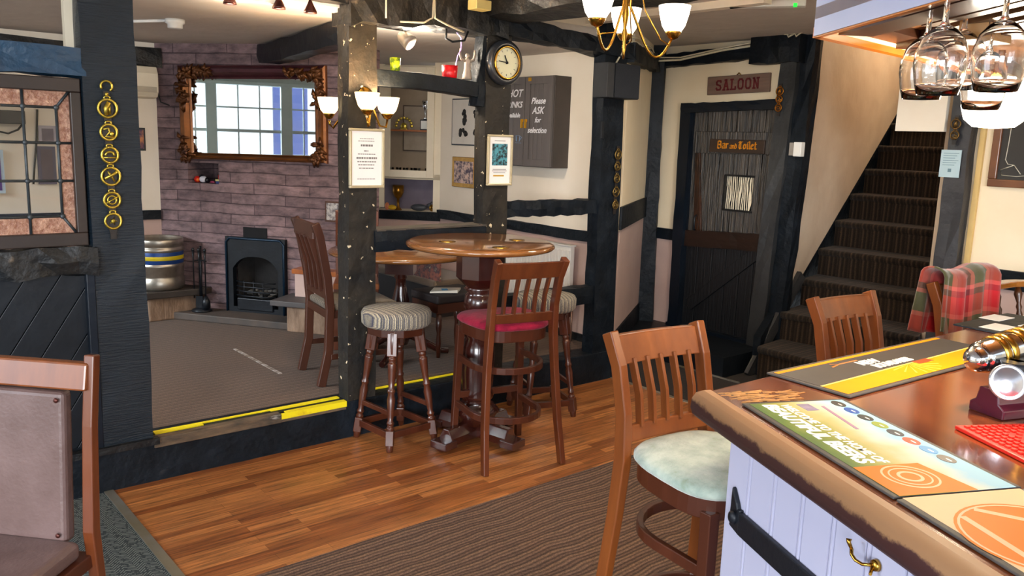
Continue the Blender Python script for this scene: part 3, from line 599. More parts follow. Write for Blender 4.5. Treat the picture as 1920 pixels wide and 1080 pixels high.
# ------------------------------------------------------------------ door and door signs
def build_door():
    b = MB()
    b.timber((4.47, 0.43, 0.15), (4.47, 0.44, 1.95), 0.10, 0.075, up=(1, 0, 0), jit=0.004, seed=51)
    b.timber((4.47, 0.48, 1.91), (4.47, -0.40, 1.935), 0.10, 0.07, jit=0.004, seed=52)
    b.box(4.44, 4.6, -0.42, 0.50, 0.1, 0.175)
    d = struct(b.build('door_1', NAVY, M=PF))
    OLD = mat('old_door_boards', '#0f0d0c', '#5e5346', 0.3, scale=6, stretch=(1, 14, 0.6), bump=1.0, c3='#8c5a30', pos=0.55, wid=0.3, bdist=0.012)
    OLDL = mat('lower_door_boards', '#090b0f', '#12151a', 0.45, scale=6, stretch=(1, 14, 0.6), bump=0.6, bdist=0.01)
    b = MB(); ys = [0.40, 0.27, 0.13, 0.0, -0.13, -0.25, -0.375]
    for i in range(6):
        hi, lo = ys[i] - 0.003, ys[i + 1] + 0.003
        if i in (2, 3):
            zl = 1.15
            b.box(4.50, 4.535, lo, hi, 0.93, zl) if i == 3 else b.box(4.50, 4.535, 0.055, hi, 0.93, 1.9)
            if i == 2:
                b.box(4.50, 4.535, lo, 0.055, 0.93, 1.15); b.box(4.50, 4.535, lo, 0.055, 1.40, 1.9)
            else: b.box(4.50, 4.535, lo, hi, 1.40, 1.9)
        elif i == 4:
            b.box(4.50, 4.535, lo, -0.19, 0.93, 1.9); b.box(4.50, 4.535, -0.19, hi, 0.93, 1.15); b.box(4.50, 4.535, -0.19, hi, 1.40, 1.9)
        else: b.box(4.50, 4.535, lo, hi, 0.93, 1.9)
    b.build('upper_boards', OLD, d, bevel=0.003)
    b = MB()
    for i in range(6): b.box(4.50, 4.53, ys[i + 1] + 0.002, ys[i] - 0.002, 0.17, 0.86)
    b.hexa([(4.485, -0.30, 0.93), (4.485, -0.37, 0.86), (4.485, 0.30, 0.30), (4.485, 0.36, 0.37), (4.51, -0.30, 0.93), (4.51, -0.37, 0.86), (4.51, 0.30, 0.30), (4.51, 0.36, 0.37)])
    b.build('lower_boards', OLDL, d, bevel=0.003)
    MB().timber((4.485, 0.40, 0.885), (4.485, -0.375, 0.93), 0.05, 0.13, jit=0.004, seed=53).build('middle_rail', mat('door_rail', '#1a110d', '#2c1a12', 0.35, scale=8, stretch=(1, 0.6, 4), bump=0.5), d)
    MB().hexa([(4.478, 0.355, 1.565), (4.478, -0.38, 1.575), (4.478, -0.375, 1.735), (4.478, 0.36, 1.735), (4.50, 0.355, 1.565), (4.50, -0.38, 1.575), (4.50, -0.375, 1.735), (4.50, 0.36, 1.735)]).build('top_rail', OLD, d, bevel=0.004)
    BRN = mat('rubbed_brown_batten', '#4a2a16', '#17110d', 0.35, scale=5, stretch=(1, 12, 1), bump=0.7, c3='#a0622c', pos=.5, wid=.3)
    MB().hexa([(4.484, .315, .94), (4.484, .245, .94), (4.484, .31, 1.57), (4.484, .355, 1.57), (4.502, .315, .94), (4.502, .245, .94), (4.502, .31, 1.57), (4.502, .355, 1.57)]).build('diagonal_batten', BRN, d, bevel=.003)
    MB().hexa([(4.484, -.24, .94), (4.484, -.31, .94), (4.484, -.375, 1.57), (4.484, -.29, 1.57), (4.502, -.24, .94), (4.502, -.31, .94), (4.502, -.375, 1.57), (4.502, -.29, 1.57)]).build('diagonal_batten', OLD, d, bevel=.003)
    # patterned pane in the little wicket window
    m = bpy.data.materials.new('patterned_pane'); m.use_nodes = True; N = m.node_tree.nodes; L = m.node_tree.links; p = N['Principled BSDF']; p.inputs['Roughness'].default_value = 0.2
    tc = N.new('ShaderNodeTexCoord'); mp = N.new('ShaderNodeMapping'); mp.inputs['Scale'].default_value = (1, 22, 6); L.new(tc.outputs['Object'], mp.inputs[0])
    wv = N.new('ShaderNodeTexWave'); wv.bands_direction = 'Y'; wv.inputs['Scale'].default_value = 0.85; wv.inputs['Distortion'].default_value = 9; wv.inputs['Detail'].default_value = 1.0; wv.inputs['Detail Scale'].default_value = 1.1; L.new(mp.outputs[0], wv.inputs[0])
    rp = N.new('ShaderNodeValToRGB'); rp.color_ramp.elements[0].position = 0.40; rp.color_ramp.elements[0].color = (*lin('#151719'), 1); rp.color_ramp.elements[1].position = 0.5; rp.color_ramp.elements[1].color = (*lin('#f1e4c8'), 1)
    L.new(wv.outputs['Fac'], rp.inputs[0]); L.new(rp.outputs[0], p.inputs['Base Color'])
    MB().box(4.515, 4.52, -0.19, 0.055, 1.15, 1.40).build('window_pane', m, d)
    b = MB(); b.box(4.49, 4.52, -0.20, 0.065, 1.40, 1.415); b.box(4.49, 4.52, -0.20, 0.065, 1.135, 1.15); b.box(4.49, 4.52, 0.055, 0.068, 1.14, 1.41)
    b.build('window_surround', BLACKH, d)
    MB().tube([(4.49, 0.30, 1.08), (4.465, 0.30, 1.06), (4.465, 0.30, 0.97), (4.49, 0.30, 0.95)], 0.008, seg=8).build('handle', IRON, d)
    # signs: frame at the door wall, x to the right of the photo, looking at the viewer
    def onwall(v, z, u): return Matrix.Translation(W(v=v, u=u, z=z)) @ Matrix.Rotation(SA - PI / 2, 4, 'Z')
    s = thing('door_sign', 'black plank sign with orange gothic letters reading Bar and Toilet on the door', 'sign', M=onwall(-0.04, 1.63, 4.472))
    MB().box(-0.245, 0.245, -0.012, 0.004, -0.052, 0.048).build('board', mat('sign_plank', '#2c211a', '#3d2c22', 0.5, scale=8, stretch=(0.4, 1, 5), bump=0.3), s, bevel=0.003)
    OR = mat('orange_paint', '#f0a020', '#e08c14', 0.45)
    # blackletter strokes: a broad nib held at 40 degrees
    G = {'B': ([(0, 0), (0, 1), (.15, 1.05), (.5, .95), (.5, .6), (.15, .55), (.55, .45), (.55, .1), (.2, -.05), (0, .05)], .75), 'a': ([(.05, .6), (.3, .72), (.42, .6), (.42, .05), (.5, -.02), ], .62), 'a2': ([(.42, .4), (.1, .32), (.06, .08), (.2, -.02), (.42, .12)], 0),
         'r': ([(.0, .68), (.12, .6), (.12, 0), ], .5), 'r2': ([(.12, .5), (.3, .7), (.42, .6)], 0), 'n': ([(.0, .68), (.12, .6), (.12, 0)], .58), 'n2': ([(.12, .52), (.32, .7), (.44, .6), (.44, .05), (.52, 0)], 0),
         'd': ([(.1, 1.0), (.45, .65), (.48, .2), (.25, -.02), (.06, .12), (.06, .5), (.25, .66), (.46, .5)], .62), 'T': ([(-.02, .85), (.15, 1.02), (.4, .92), (.62, 1.0)], .72), 'T2': ([(.3, .9), (.06, .6), (.06, .2), (.25, -.03), (.52, .1)], 0), 'T3': ([(.34, .92), (.34, .15)], 0),
         'o': ([(.22, .68), (.06, .5), (.06, .16), (.22, -.02), (.42, .14), (.42, .5), (.22, .68)], .58), 'i': ([(.0, .68), (.12, .6), (.12, .05), (.22, 0)], .32), 'i2': ([(.1, .9), (.15, .84)], 0), 'l': ([(.0, 1.05), (.12, .95), (.12, .05), (.22, 0)], .32),
         'e': ([(.42, .1), (.22, -.02), (.06, .14), (.06, .5), (.24, .68), (.4, .5), (.1, .34)], .55), 't': ([(.14, .95), (.14, .1), (.26, -.02), (.38, .06)], .42), 't2': ([(0, .66), (.36, .66)], 0)}
    b = MB(); x = -0.165
    def word(wd, x, h, gap=1.0):
        for ch in wd:
            adv = G[ch][1]
            for key in (ch, ch + '2', ch + '3'):
                if key not in G: continue
                P = G[key][0]; nb = Vector((0.085, 0.07)) * h
                for p, q in zip(P, P[1:]):
                    p = Vector(p) * h; q = Vector(q) * h
                    for (nx, nz) in ((nb.x, nb.y), (nb.x * .8, -nb.y * .25)):
                        b.hexa([(x + p.x - nx, -0.0135, p.y - nz - .02), (x + p.x + nx, -0.0135, p.y + nz - .02), (x + q.x + nx, -0.0135, q.y + nz - .02), (x + q.x - nx, -0.0135, q.y - nz - .02),
                                (x + p.x - nx, -0.0118, p.y - nz - .02), (x + p.x + nx, -0.0118, p.y + nz - .02), (x + q.x + nx, -0.0118, q.y + nz - .02), (x + q.x - nx, -0.0118, q.y - nz - .02)])
            x += adv * h * gap
        return x
    x = word('Bar', x, 0.052, 1.0); x = word('and', x + 0.012, 0.036, 1.0); x = word('Toilet', x + 0.014, 0.052, 1.05)
    b.build('lettering', OR, s)
    s = thing('wall_sign', 'brown wooden sign with dark red letters reading SALOON above the door', 'sign', M=onwall(0.0, 2.085, 4.485) @ Matrix.Rotation(math.radians(-1.5), 4, 'Y'))
    MB().box(-0.275, 0.275, -0.014, 0.01, -0.068, 0.068).build('board', mat('sign_wood_grey', '#6b5448', '#7d6558', 0.6, scale=8, stretch=(0.4, 1, 5), bump=0.5), s, bevel=0.005)
    MB().tube([(-0.02, -0.0, 0.066), (0, 0.0, 0.085), (0.02, 0.0, 0.066)], 0.004, seg=6).build('hanging_loop', BRASS, s)
    b = MB(); R = mat('dark_red_paint', '#6d1c22', '#5a161c', 0.5)
    def stroke(P, x, h, t, y=-0.0175):
        for p, q in zip(P, P[1:]):
            p = Vector((x + p[0] * h, p[1] * h)); q = Vector((x + q[0] * h, q[1] * h)); dd = (q - p); dd = dd.normalized() if dd.length else Vector((1, 0)); nn = Vector((-dd.y, dd.x)) * t / 2; p = p - dd * t * .35; q = q + dd * t * .35
            b.hexa([(*(p - nn),), (*(q - nn),), (*(q + nn),), (*(p + nn),)] and [(p.x - nn.x, y, p.y - nn.y), (q.x - nn.x, y, q.y - nn.y), (q.x + nn.x, y, q.y + nn.y), (p.x + nn.x, y, p.y + nn.y), (p.x - nn.x, y + .003, p.y - nn.y), (q.x - nn.x, y + .003, q.y - nn.y), (q.x + nn.x, y + .003, q.y + nn.y), (p.x + nn.x, y + .003, p.y + nn.y)])
    SG = {'S': [[(.6, .8), (.55, .95), (.2, .97), (.05, .8), (.1, .58), (.5, .45), (.6, .25), (.5, .04), (.15, .03), (.03, .2)]], 'A': [[(.08, 0), (.35, 1), (.62, 0)], [(.18, .35), (.52, .35)], [(-.02, 0), (.2, 0)], [(.5, 0), (.72, 0)], [(.2, 1), (.42, 1)]],
          'L': [[(.15, 0), (.15, 1)], [(.02, 1), (.3, 1)], [(.02, 0), (.58, 0), (.6, .25)]], 'O': [[(.2, .98), (.05, .8), (.05, .2), (.2, .02), (.45, .02), (.6, .2), (.6, .8), (.45, .98), (.2, .98)]], 'N': [[(.12, 0), (.12, 1), (.58, 0), (.58, 1)], [(0, 0), (.25, 0)], [(0, 1), (.14, 1)], [(.46, 1), (.7, 1)]]}
    x = -0.19
    for ch in 'SALOON':
        for P in SG[ch]: stroke([(a, c - 0.5) for a, c in P], x, 0.072, 0.0125)
        x += 0.0655
    b.build('lettering', R, s)
    # white thermostat box on the post
    s = thing('thermostat', 'small white plastic box on the black post right of the door', 'switch', M=onwall(-0.565, 1.62, 4.435))
    MB().box(-0.05, -0.012, -0.02, 0.02, -0.045, 0.045).build('side_box', mat('grey_plastic', '#9a948c', '#8c867e', 0.5), s, bevel=0.002)
    MB().box(-0.01, 0.05, -0.03, 0.02, -0.05, 0.05).build('case', WHITEPL, s, bevel=0.004)
build_door()

# ------------------------------------------------------------------ horse brasses
def brass_strap(name, label, M, zs, r, m, top_ring=True, width=0.045, styles=None):
    t = thing(name, label, 'horse brasses', M=M)
    zt, zb = zs[0] + r * 2.0, zs[-1] - r * 2.2
    b = MB(); pts = []
    n = 24; L = []
    poly = []
    for i in range(n + 1):
        z = zt + (zb - zt) * i / n; d = min(abs(z - q) for q in zs); ww = width * 0.5 * (0.55 + 0.75 * max(0, 1 - d / (r * 1.2))); poly.append((ww, z))
    P = [(x, z) for x, z in poly] + [(-x, z) for x, z in reversed(poly)]
    b.xprism(P, -0.004, 0.0); b.build('strap', LEATHER, t)
    for i, z in enumerate(zs):
        b = MB(); rr = r * (1.05 if i % 3 == 0 else 0.92)
        b.tube([(rr * math.cos(a), -0.008, z + rr * math.sin(a)) for a in [2 * PI * k / 20 for k in range(20)]], r * 0.16, seg=6, closed=True)
        b.tube([(r * .35 * math.cos(a), -0.008, z + rr + r * .18 + r * .2 * math.sin(a)) for a in [2 * PI * k / 10 for k in range(10)]], r * 0.1, seg=5, closed=True)
        s = (styles or [0, 1, 2, 3, 4, 5])[i % 6]
        if s == 0: b.tube([(-.1 * r, -0.008, z - .8 * r), (-.2 * r, -0.008, z), (.2 * r, -0.008, z + .7 * r)], r * .3, seg=6); b.tube([(.25 * r, -0.008, z - .7 * r), (.2 * r, -.008, z + .5 * r)], r * .15, seg=6)
        elif s == 1: b.tube([(-.6 * r, -.008, z + .3 * r), (0, -.008, z + .5 * r), (.1 * r, -.008, z), (-.4 * r, -.008, z - .5 * r), (.6 * r, -.008, z - .6 * r)], r * .14, seg=6); b.sphere((.35 * r, -.008, z - .2 * r), r * .28, (1, .4, 1), 8)
        elif s == 2: b.tube([(r * .5 * math.cos(a), -.008, z - r * .1 + r * .5 * math.sin(a)) for a in [PI * k / 8 for k in range(9)]], r * .16, seg=6); b.tube([(-.7 * r, -.008, z - .3 * r), (.7 * r, -.008, z - .3 * r)], r * .1, seg=6)
        elif s == 3: b.tube([(-.7 * r, -.008, z - .3 * r), (.1 * r, -.008, z + .15 * r), (.7 * r, -.008, z + .5 * r)], r * .2, seg=6); b.tube([(-.3 * r, -.008, z + .6 * r), (.4 * r, -.008, z - .6 * r)], r * .13, seg=6)
        elif s == 4: b.tube([(r * .5 * math.cos(a), -.008, z + r * .5 * math.sin(a)) for a in [2 * PI * k / 14 for k in range(14)]], r * .12, seg=6, closed=True); b.tube([(-.7 * r, -.008, z - .4 * r), (.7 * r, -.008, z + .4 * r)], r * .1, seg=6)
        else: b.tube([(r * .45 * math.cos(a), -.008, z + r * .45 * math.sin(a)) for a in [2 * PI * k / 5 * 2 for k in range(5)]], r * .12, seg=6, closed=True); b.sphere((0, -.008, z), r * .25, (1, .4, 1), 8)
        b.build('brass_medallion', m, t)
    if top_ring:
        b = MB(); b.tube([(0.022 * math.cos(a), -0.008, zt + 0.02 + 0.022 * math.sin(a)) for a in [-.9 + 4.6 * k / 14 for k in range(15)]], 0.005, seg=6); b.sphere((0, -.006, zt - .012), 0.008, (1, .6, 1), 8)
        b.build('hook', m, t)
    return t
def onpart(u, z=0, v=0.0): return Matrix.Translation(W(u, v, z)) @ Matrix.Rotation(SA, 4, 'Z')
brass_strap('horse_brass_strap', 'leather strap of six large horse brasses on the wide left post', onpart(0.07, 0, -0.003), [1.69, 1.592, 1.497, 1.408, 1.308, 1.218], 0.035, BRASSY)
DULLB = mat('dull_brass', '#8d7440', '#6e5a32', 0.4, 0.8, scale=20)
brass_strap('horse_brass_strap', 'strap of five small dull brasses on the post below the black speaker', onpart(3.20, 0, -0.004), [1.545, 1.468, 1.388, 1.300, 1.213], 0.028, DULLB, False)
OMB = mat('orange_brass', '#c07a24', '#8f5516', 0.35, 0.85, scale=20)
brass_strap('horse_brass_strap', 'short strap of three orange brasses on the post right of the saloon door', Matrix.Translation(W(4.40, -0.415, 0)) @ Matrix.Rotation(SA - PI / 2 + 0.06, 4, 'Z'), [2.02, 1.965, 1.905], 0.026, OMB, False)
brass_strap('horse_brass_strap', 'short strap of two brown brasses on the post right of the stairs', Matrix.Translation(W(4.385, -1.64, 0)) @ Matrix.Rotation(SA - PI / 2, 4, 'Z'), [1.80, 1.735], 0.026, mat('brown_brass', '#7a5a2c', '#5a4422', 0.4, 0.8), False)

# ------------------------------------------------------------------ clock, notices, speaker on the posts
def build_post_things():
    t = thing('wall_clock', 'round clock with brass inner rim and cream dial high on the second post', 'clock', M=onpart(2.20, 2.05, 0.0))
    b = MB(); b.lathe([(0.001, 0), (0.1265, 0), (0.1265, 0.03), (0.105, 0.045), (0.092, 0.04), (0.092, 0.032), (0.001, 0.032)], axis=(0, -1, 0), seg=40); b.build('case', mat('clock_case', '#20242b', '#2c2f33', 0.35, coat=0.4), t)
    MB().lathe([(0.084, 0.034), (0.094, 0.034), (0.094, 0.052), (0.084, 0.047)], axis=(0, -1, 0), seg=40, cap=False).build('bezel', BRASS, t)
    MB().lathe([(0.001, 0.036), (0.086, 0.036)], axis=(0, -1, 0), seg=40, cap=False).build('dial', mat('dial_cream', '#e6e2bd', '#dcd8b2', 0.4), t)
    b = MB()
    for k in range(12):
        a = PI / 6 * k; c, s = math.sin(a), math.cos(a)
        b.tube([(0.063 * c, -0.037, 0.063 * s), (0.074 * c, -0.037, 0.074 * s)], 0.0028, seg=5, sy=0.4)
    b.build('hour_marks', INK, t)
    b = MB(); b.tube([(0.006, -0.040, 0), (-0.058, -0.040, 0.006)], 0.0028, seg=5); b.tube([(0.004, -0.041, -0.006), (-0.018, -0.041, 0.040)], 0.0035, seg=5); b.lathe([(0.001, 0.037), (0.008, 0.037), (0.008, 0.043), (0.001, 0.043)], axis=(0, -1, 0), seg=12)
    b.build('hands', IRON, t)
    # menu frame on the middle post
    t = thing('framed_notice', 'white notice with lines of print in a champagne frame below the lamps', 'notice', M=onpart(1.305, 1.498, -0.004))
    b = MB(); w_, h_, f = 0.103, 0.152, 0.014
    b.box(-w_, w_, -0.016, 0, h_ - f, h_); b.box(-w_, w_, -0.016, 0, -h_, -h_ + f); b.box(-w_, -w_ + f, -0.016, 0, -h_ + f, h_ - f); b.box(w_ - f, w_, -0.016, 0, -h_ + f, h_ - f); b.build('frame', SILVERF, t, bevel=0.003)
    MB().box(-w_ + f, w_ - f, -0.008, 0, -h_ + f, h_ - f).build('paper', PAPER, t)
    b = MB()
    for z, ww, hh in ((.10, .04, .003), (.088, .05, .003), (.066, .035, .010), (.038, .016, .005), (.022, .052, .004), (.002, .06, .009), (-.017, .055, .005), (-.033, .05, .005), (-.05, .045, .005), (-.105, .055, .003)):
        x = -ww
        while x < ww - 0.004:
            l = random.uniform(.006, .016); b.box(x, min(x + l, ww), -0.0088, -0.0078, z - hh / 2, z + hh / 2); x += l + 0.003
    b.build('print', INK, t)
    # poster on the second post
    t = thing('framed_poster', 'small framed poster with a teal block print on the post under the clock', 'poster', M=onpart(2.19, 1.498, -0.004))
    b = MB(); w_, h_, f = 0.093, 0.147, 0.013
    b.box(-w_, w_, -0.018, 0, h_ - f, h_); b.box(-w_, w_, -0.018, 0, -h_, -h_ + f); b.box(-w_, -w_ + f, -0.018, 0, -h_ + f, h_ - f); b.box(w_ - f, w_, -0.018, 0, -h_ + f, h_ - f); b.build('frame', SILVERF, t, bevel=0.003)
    MB().box(-w_ + f, w_ - f, -0.008, 0, -h_ + f, h_ - f).build('paper', PAPER, t)
    TEAL = mat('teal_block_print', '#15262c', '#4f96a6', 0.5, scale=60, pos=0.5, wid=0.12)
    MB().box(-.057, .057, -.009, -.0078, -.03, .095).build('block_print', TEAL, t)
    b = MB()
    for z, ww in ((-.052, .05), (-.062, .055), (-.072, .045), (.112, .04)): b.box(-ww, ww, -.009, -.0078, z - .0015, z + .0015)
    b.build('lettering', INK, t); MB().box(-.045, .035, -.009, -.0078, -.094, -.085).build('gold_line', mat('ochre_ink', '#c8a040', '#b89038', 0.6), t)
    # speaker
    t = thing('speaker', 'black box loudspeaker at the top of the post beside the plaster panels', 'speaker', M=onpart(3.09, 2.01, 0.0))
    MB().box(-0.145, 0.155, -0.12, 0.0, -0.11, 0.105).build('cabinet', mat('speaker_black', '#1a1d22', '#23262b', 0.6, scale=30), t, bevel=0.004)
    MB().box(-0.08, 0.15, -0.126, -0.1265, -0.105, 0.10).build('grille', mat('speaker_cloth', '#12161e', '#181d26', 0.85, scale=200, bump=0.4), t)
    MB().tube([(0.06, 0.02, 0.10), (0.05, -0.02, 0.14), (0.07, -0.03, 0.18), (0.07, -0.0, 0.24)], 0.006, seg=6).build('cable', CABLE, t)
    # metal strike plate
    o = MB().box(-0.05, -0.028, -0.004, 0.012, -0.055, 0.055).build('latch_plate', IRON, loc=W(3.09, 0, 1.7), rotz=SA, bevel=0.002); tag(o, 'long black latch plate on the post just under the speaker', 'latch')
build_post_things()

# ------------------------------------------------------------------ lamps
OPAL = emis('opal_glow', '#ffdfa8', 3.2)
OPALW = emis('opal_glow_white', '#fff0d8', 7.0)
def bowl(b_cup, b_bowl, c, r, h):
    c = Vector(c)
    b_cup.lathe([(0.004, -0.012), (r * .30, -0.006), (r * .5, 0.012), (r * .52, 0.018)], c=c, seg=20)
    b_bowl.lathe([(r * .46, 0.016), (r * .72, h * .35), (r * .9, h * .7), (r, h), (r * .96, h * .98), (r * .86, h * .7), (r * .66, h * .36), (r * .4, 0.024)], c=c, seg=28, cap=False)
def wall_light():
    t = thing('wall_light', 'brass wall light with two lit opal bowls on the front of the middle post', 'wall light', M=onpart(1.30, 0, -0.004))
    MB().lathe([(0.001, 0.02), (0.02, 0.018), (0.042, 0.008), (0.045, 0)], c=(0, 0, 1.815), axis=(0, -1, 0), seg=24).build('backplate', BRASS, t)
    for x, y, z in ((-0.07, -0.14, 1.735), (0.095, -0.06, 1.722)):
        a = MB(); a.tube([(0, -0.012, 1.80), (x * .3, y * .6, 1.74), (x * .6, y * .8, 1.665), (x * .92, y, 1.66), (x, y, 1.70)], 0.006, seg=8); arm = a.build('arm', BRASS, t)
        c, g = MB(), MB(); bowl(c, g, (x, y, z - 0.012), 0.062, 0.10); c.build('cup', BRASS, arm); g.build('shade', OPAL, arm)
        point('wall_light_bulb', W(1.30 + x, -0.004 + y, z + 0.05), 14.0)
    t = thing('wall_light', 'lit opal bowl lamp half hidden behind the left edge of the middle post', 'wall light', M=onpart(1.29, 0, 0.12))
    MB().lathe([(0.001, 0.02), (0.02, 0.018), (0.042, 0.008), (0.045, 0)], c=(0, 0, 1.78), axis=(0, 1, 0), seg=24).build('backplate', BRASS, t)
    P = PFI @ onpl(617, 222, W(1.2, 0.22), DV); x = P.x - 1.29; y = 0.10; z = P.z
    MB().tube([(0, 0.012, 1.77), (x * .3, y * .8, 1.70), (x * .7, y, z - 0.05), (x * .95, y, z - .03), (x, y, z - 0.01)], 0.006, seg=8).build('arm', BRASS, t)
    c, g = MB(), MB(); bowl(c, g, (x, y, z + .008), 0.06, 0.10); c.build('cup', BRASS, t); g.build('shade', OPAL, t)
    point('wall_light_bulb', W(1.29 + x, 0.12 + y, z + 0.06), 16.0)
    # chandelier
    cx, cy = 0.395, 3.28
    t = thing('chandelier', 'brass chandelier with three lit opal bowls hanging from the ceiling', 'chandelier', loc=(cx, cy, 0))
    b = MB(); b.lathe([(0.001, 1.945), (0.004, 1.95), (0.008, 1.975), (0.006, 2.0), (0.012, 2.03), (0.006, 2.05), (0.014, 2.10), (0.008, 2.14), (0.008, 2.36), (0.045, 2.372), (0.05, 2.40), (0.001, 2.40)], seg=16); b.build('stem', BRASS, t)
    for (x, y) in ((-0.125, -0.20), (0.20, 0.09), (0.025, 0.20)):
        zc = 2.035
        b = MB(); P = []
        for k in range(13):
            q = k / 12; s = q; zz = 2.16 + (zc - 2.16) * q - 0.17 * math.sin(PI * min(1, q * 1.0)) * (0.35 + 0.75 * q) if q < 1 else zc
            P.append((x * s, y * s, zz))
        P[0] = (x * .04, y * .04, 2.30); P.insert(1, (x * .1, y * .1, 2.2)); P[-1] = (x, y, zc)
        b.tube(P, 0.005, seg=8); b.tube([(0.01, 0, 2.36), (x * .3 + .02, y * .3 + .02, 2.12), (x * .6 + .03, y * .6 + .02, 2.02), (x * .95, y * .95, 2.0)], 0.003, seg=6)
        arm = b.build('arm', BRASS, t)
        c, g = MB(), MB(); bowl(c, g, (x, y, zc), 0.062, 0.115); c.build('cup', BRASS, arm); g.build('shade', OPALW, arm)
        point('chandelier_bulb', (cx + x, cy + y, zc + 0.07), 62.0)
    # globe under the bar canopy
    P = CAM + ray(1868, 192) * (2.05 / ray(1868, 192).y)
    t = thing('pendant_lamp', 'bright white glass globe hanging under the bar canopy behind the glasses', 'lamp', loc=(P.x, P.y, P.z))
    MB().lathe([(0.001, -0.062), (0.045, -0.058), (0.066, -0.04), (0.075, -0.01), (0.075, 0.03), (0.06, 0.055), (0.02, 0.062)], seg=32).build('globe', emis('globe_glow', '#fff6e6', 12.0), t)
    MB().lathe([(0.022, 0.058), (0.022, 0.085), (0.01, 0.09), (0.01, max(0.1, 1.87 - P.z))], seg=16).build('stem', BRASS, t)
    point('globe_bulb', (P.x, P.y, P.z - 0.1), 34.0, (1, 0.80, 0.55), 0.07)
wall_light()

# ------------------------------------------------------------------ bar chairs
def u_hoop(z, yb=-0.20, x=0.185, yf=0.16, n=14):
    P = [(-x, yf, z)]
    for k in range(n + 1):
        a = PI + PI * k / n
        P.append((x * math.cos(a), -0.02 + (abs(yb) - 0.0) * math.sin(a) * 0.9, z))
    P.append((x, yf, z)); return P
def bar_chair(label, seatmat, wood, woodback, group):
    t = thing('bar_chair', label, 'bar chair', group=group)
    def post(s):
        b = MB(); P = [(s * .215, -.265, 0), (s * .203, -.225, .22), (s * .188, -.197, .5), (s * .176, -.19, .68), (s * .172, -.20, .82), (s * .174, -.232, .96), (s * .180, -.275, 1.055)]
        b.tube(P, [.017, .0175, .018, .019, .018, .0175, .018], square=True, up=(1, 0, 0), sx=1.25, sy=0.85); b.build('back_post', woodback, t, bevel=.004)
    post(-1); post(1)
    for s in (-1, 1):
        MB().tube([(s * .195, .185, 0), (s * .175, .165, .66)], [.0155, .019], square=True, up=(0, 1, 0)).build('front_leg', wood, t, bevel=.003)
    # curved top rail, lower rail, five slats
    def rail(z0, z1, y, bow, th, name):
        b = MB(); n = 10; F, K = [], []
        for i in range(n + 1):
            x = -.166 + .332 * i / n; yy = y - bow * math.cos(PI * (x / .40)); F.append((x, yy)); K.append((x, yy - th))
        yo = lambda z: 0
        for i in range(n):
            lean = -.035 if z1 > 1 else -.01
            b.hexa([(*F[i], z0), (*F[i + 1], z0), (F[i + 1][0], F[i + 1][1] + lean, z1), (F[i][0], F[i][1] + lean, z1), (*K[i], z0), (*K[i + 1], z0), (K[i + 1][0], K[i + 1][1] + lean, z1), (K[i][0], K[i][1] + lean, z1)])
        bmesh.ops.remove_doubles(b.bm, verts=b.bm.verts, dist=1e-5)
        ff = [f for f in b.bm.faces if len(set(round(v.co.x, 4) for v in f.verts)) == 1 and abs(abs(f.verts[0].co.x) - .166) > .001]
        bmesh.ops.delete(b.bm, geom=ff, context='FACES')
        b.build(name, woodback, t, bevel=.004)
    rail(.962, 1.045, -.222, .018, .024, 'top_rail'); rail(.735, .785, -.172, .012, .02, 'lower_rail')
    for i in range(5):
        x = -.11 + .055 * i; bw = .017 * math.cos(PI * (x / .40))
        MB().tube([(x, -.182 - bw, .775), (x, -.196 - bw, .87), (x * 1.03, -.233 - bw, .975)], [.0125, .0125, .0125], square=True, up=(1, 0, 0), sx=1.1, sy=.5).build('back_slat', woodback, t, bevel=.002)
    # seat apron and pad, wide at the front, rounded
    def outline(k, n=36):
        P = []
        for i in range(n):
            a = 2 * PI * i / n; c, s = math.cos(a), math.sin(a); e = 0.62
            x = .205 * k * math.copysign(abs(c) ** e, c); y = .205 * k * math.copysign(abs(s) ** e, s)
            x *= 1 + .10 * (y / .2); P.append((x, y + .005))
        return P
    MB().prism(outline(.97), .635, .695).build('seat_frame', wood, t, bevel=.004)
    b = MB(); rings = []
    for k, z in ((.985, .693), (1.03, .702), (1.03, .714), (.97, .728), (.8, .738), (.5, .744), (.2, .746)): rings.append([b._v((x, y, z)) for x, y in outline(k)])
    for A, B in zip(rings, rings[1:]):
        for i in range(36): f = b.bm.faces.new([A[i], A[(i + 1) % 36], B[(i + 1) % 36], B[i]]); f.smooth = True
    b.bm.faces.new(rings[-1]); b.bm.faces.new(rings[0][::-1]); b.build('seat_pad', seatmat, t)
    MB().tube(u_hoop(.49), .0135, square=True, up=(0, 0, 1), sx=.75, sy=1.25).build('upper_hoop', wood, t, bevel=.003)
    MB().tube(u_hoop(.235), .0135, square=True, up=(0, 0, 1), sx=.75, sy=1.25).build('lower_hoop', wood, t, bevel=.003)
    MB().tube([(-.185, .172, .28), (.185, .172, .28)], .013, square=True, up=(0, 0, 1), sx=.8, sy=1.4).build('foot_rail', wood, t, bevel=.003)
    return t
VEL = mat('crimson_velvet', '#7c0f2c', '#a01c3c', 0.9, scale=14, bump=0.4, bscale=50, sheen=0.08, spec=.2, pos=.5, wid=.3)
FLOR = mat('pale_floral_velvet', '#b0beb2', '#8ea096', 0.9, scale=11, bump=0.35, bscale=60, sheen=0.5, c3='#6c8058', pos=.48, wid=.2)
GRP = 'tall slat-back bar chairs'
red = bar_chair('tall slat-back bar chair with crimson velvet seat at the round high table', VEL, CHERRYD, REDWOOD, GRP)
red.location = (-0.03, 4.15, 0.004); red.rotation_euler = (0, 0, math.radians(27))
blue = bar_chair('tall slat-back bar chair with pale blue-green floral seat at the bar corner', FLOR, CHERRYD, CHERRY, GRP)
blue.location = (0.60, 2.30, 0.004); blue.rotation_euler = (0, 0, math.radians(213.5))
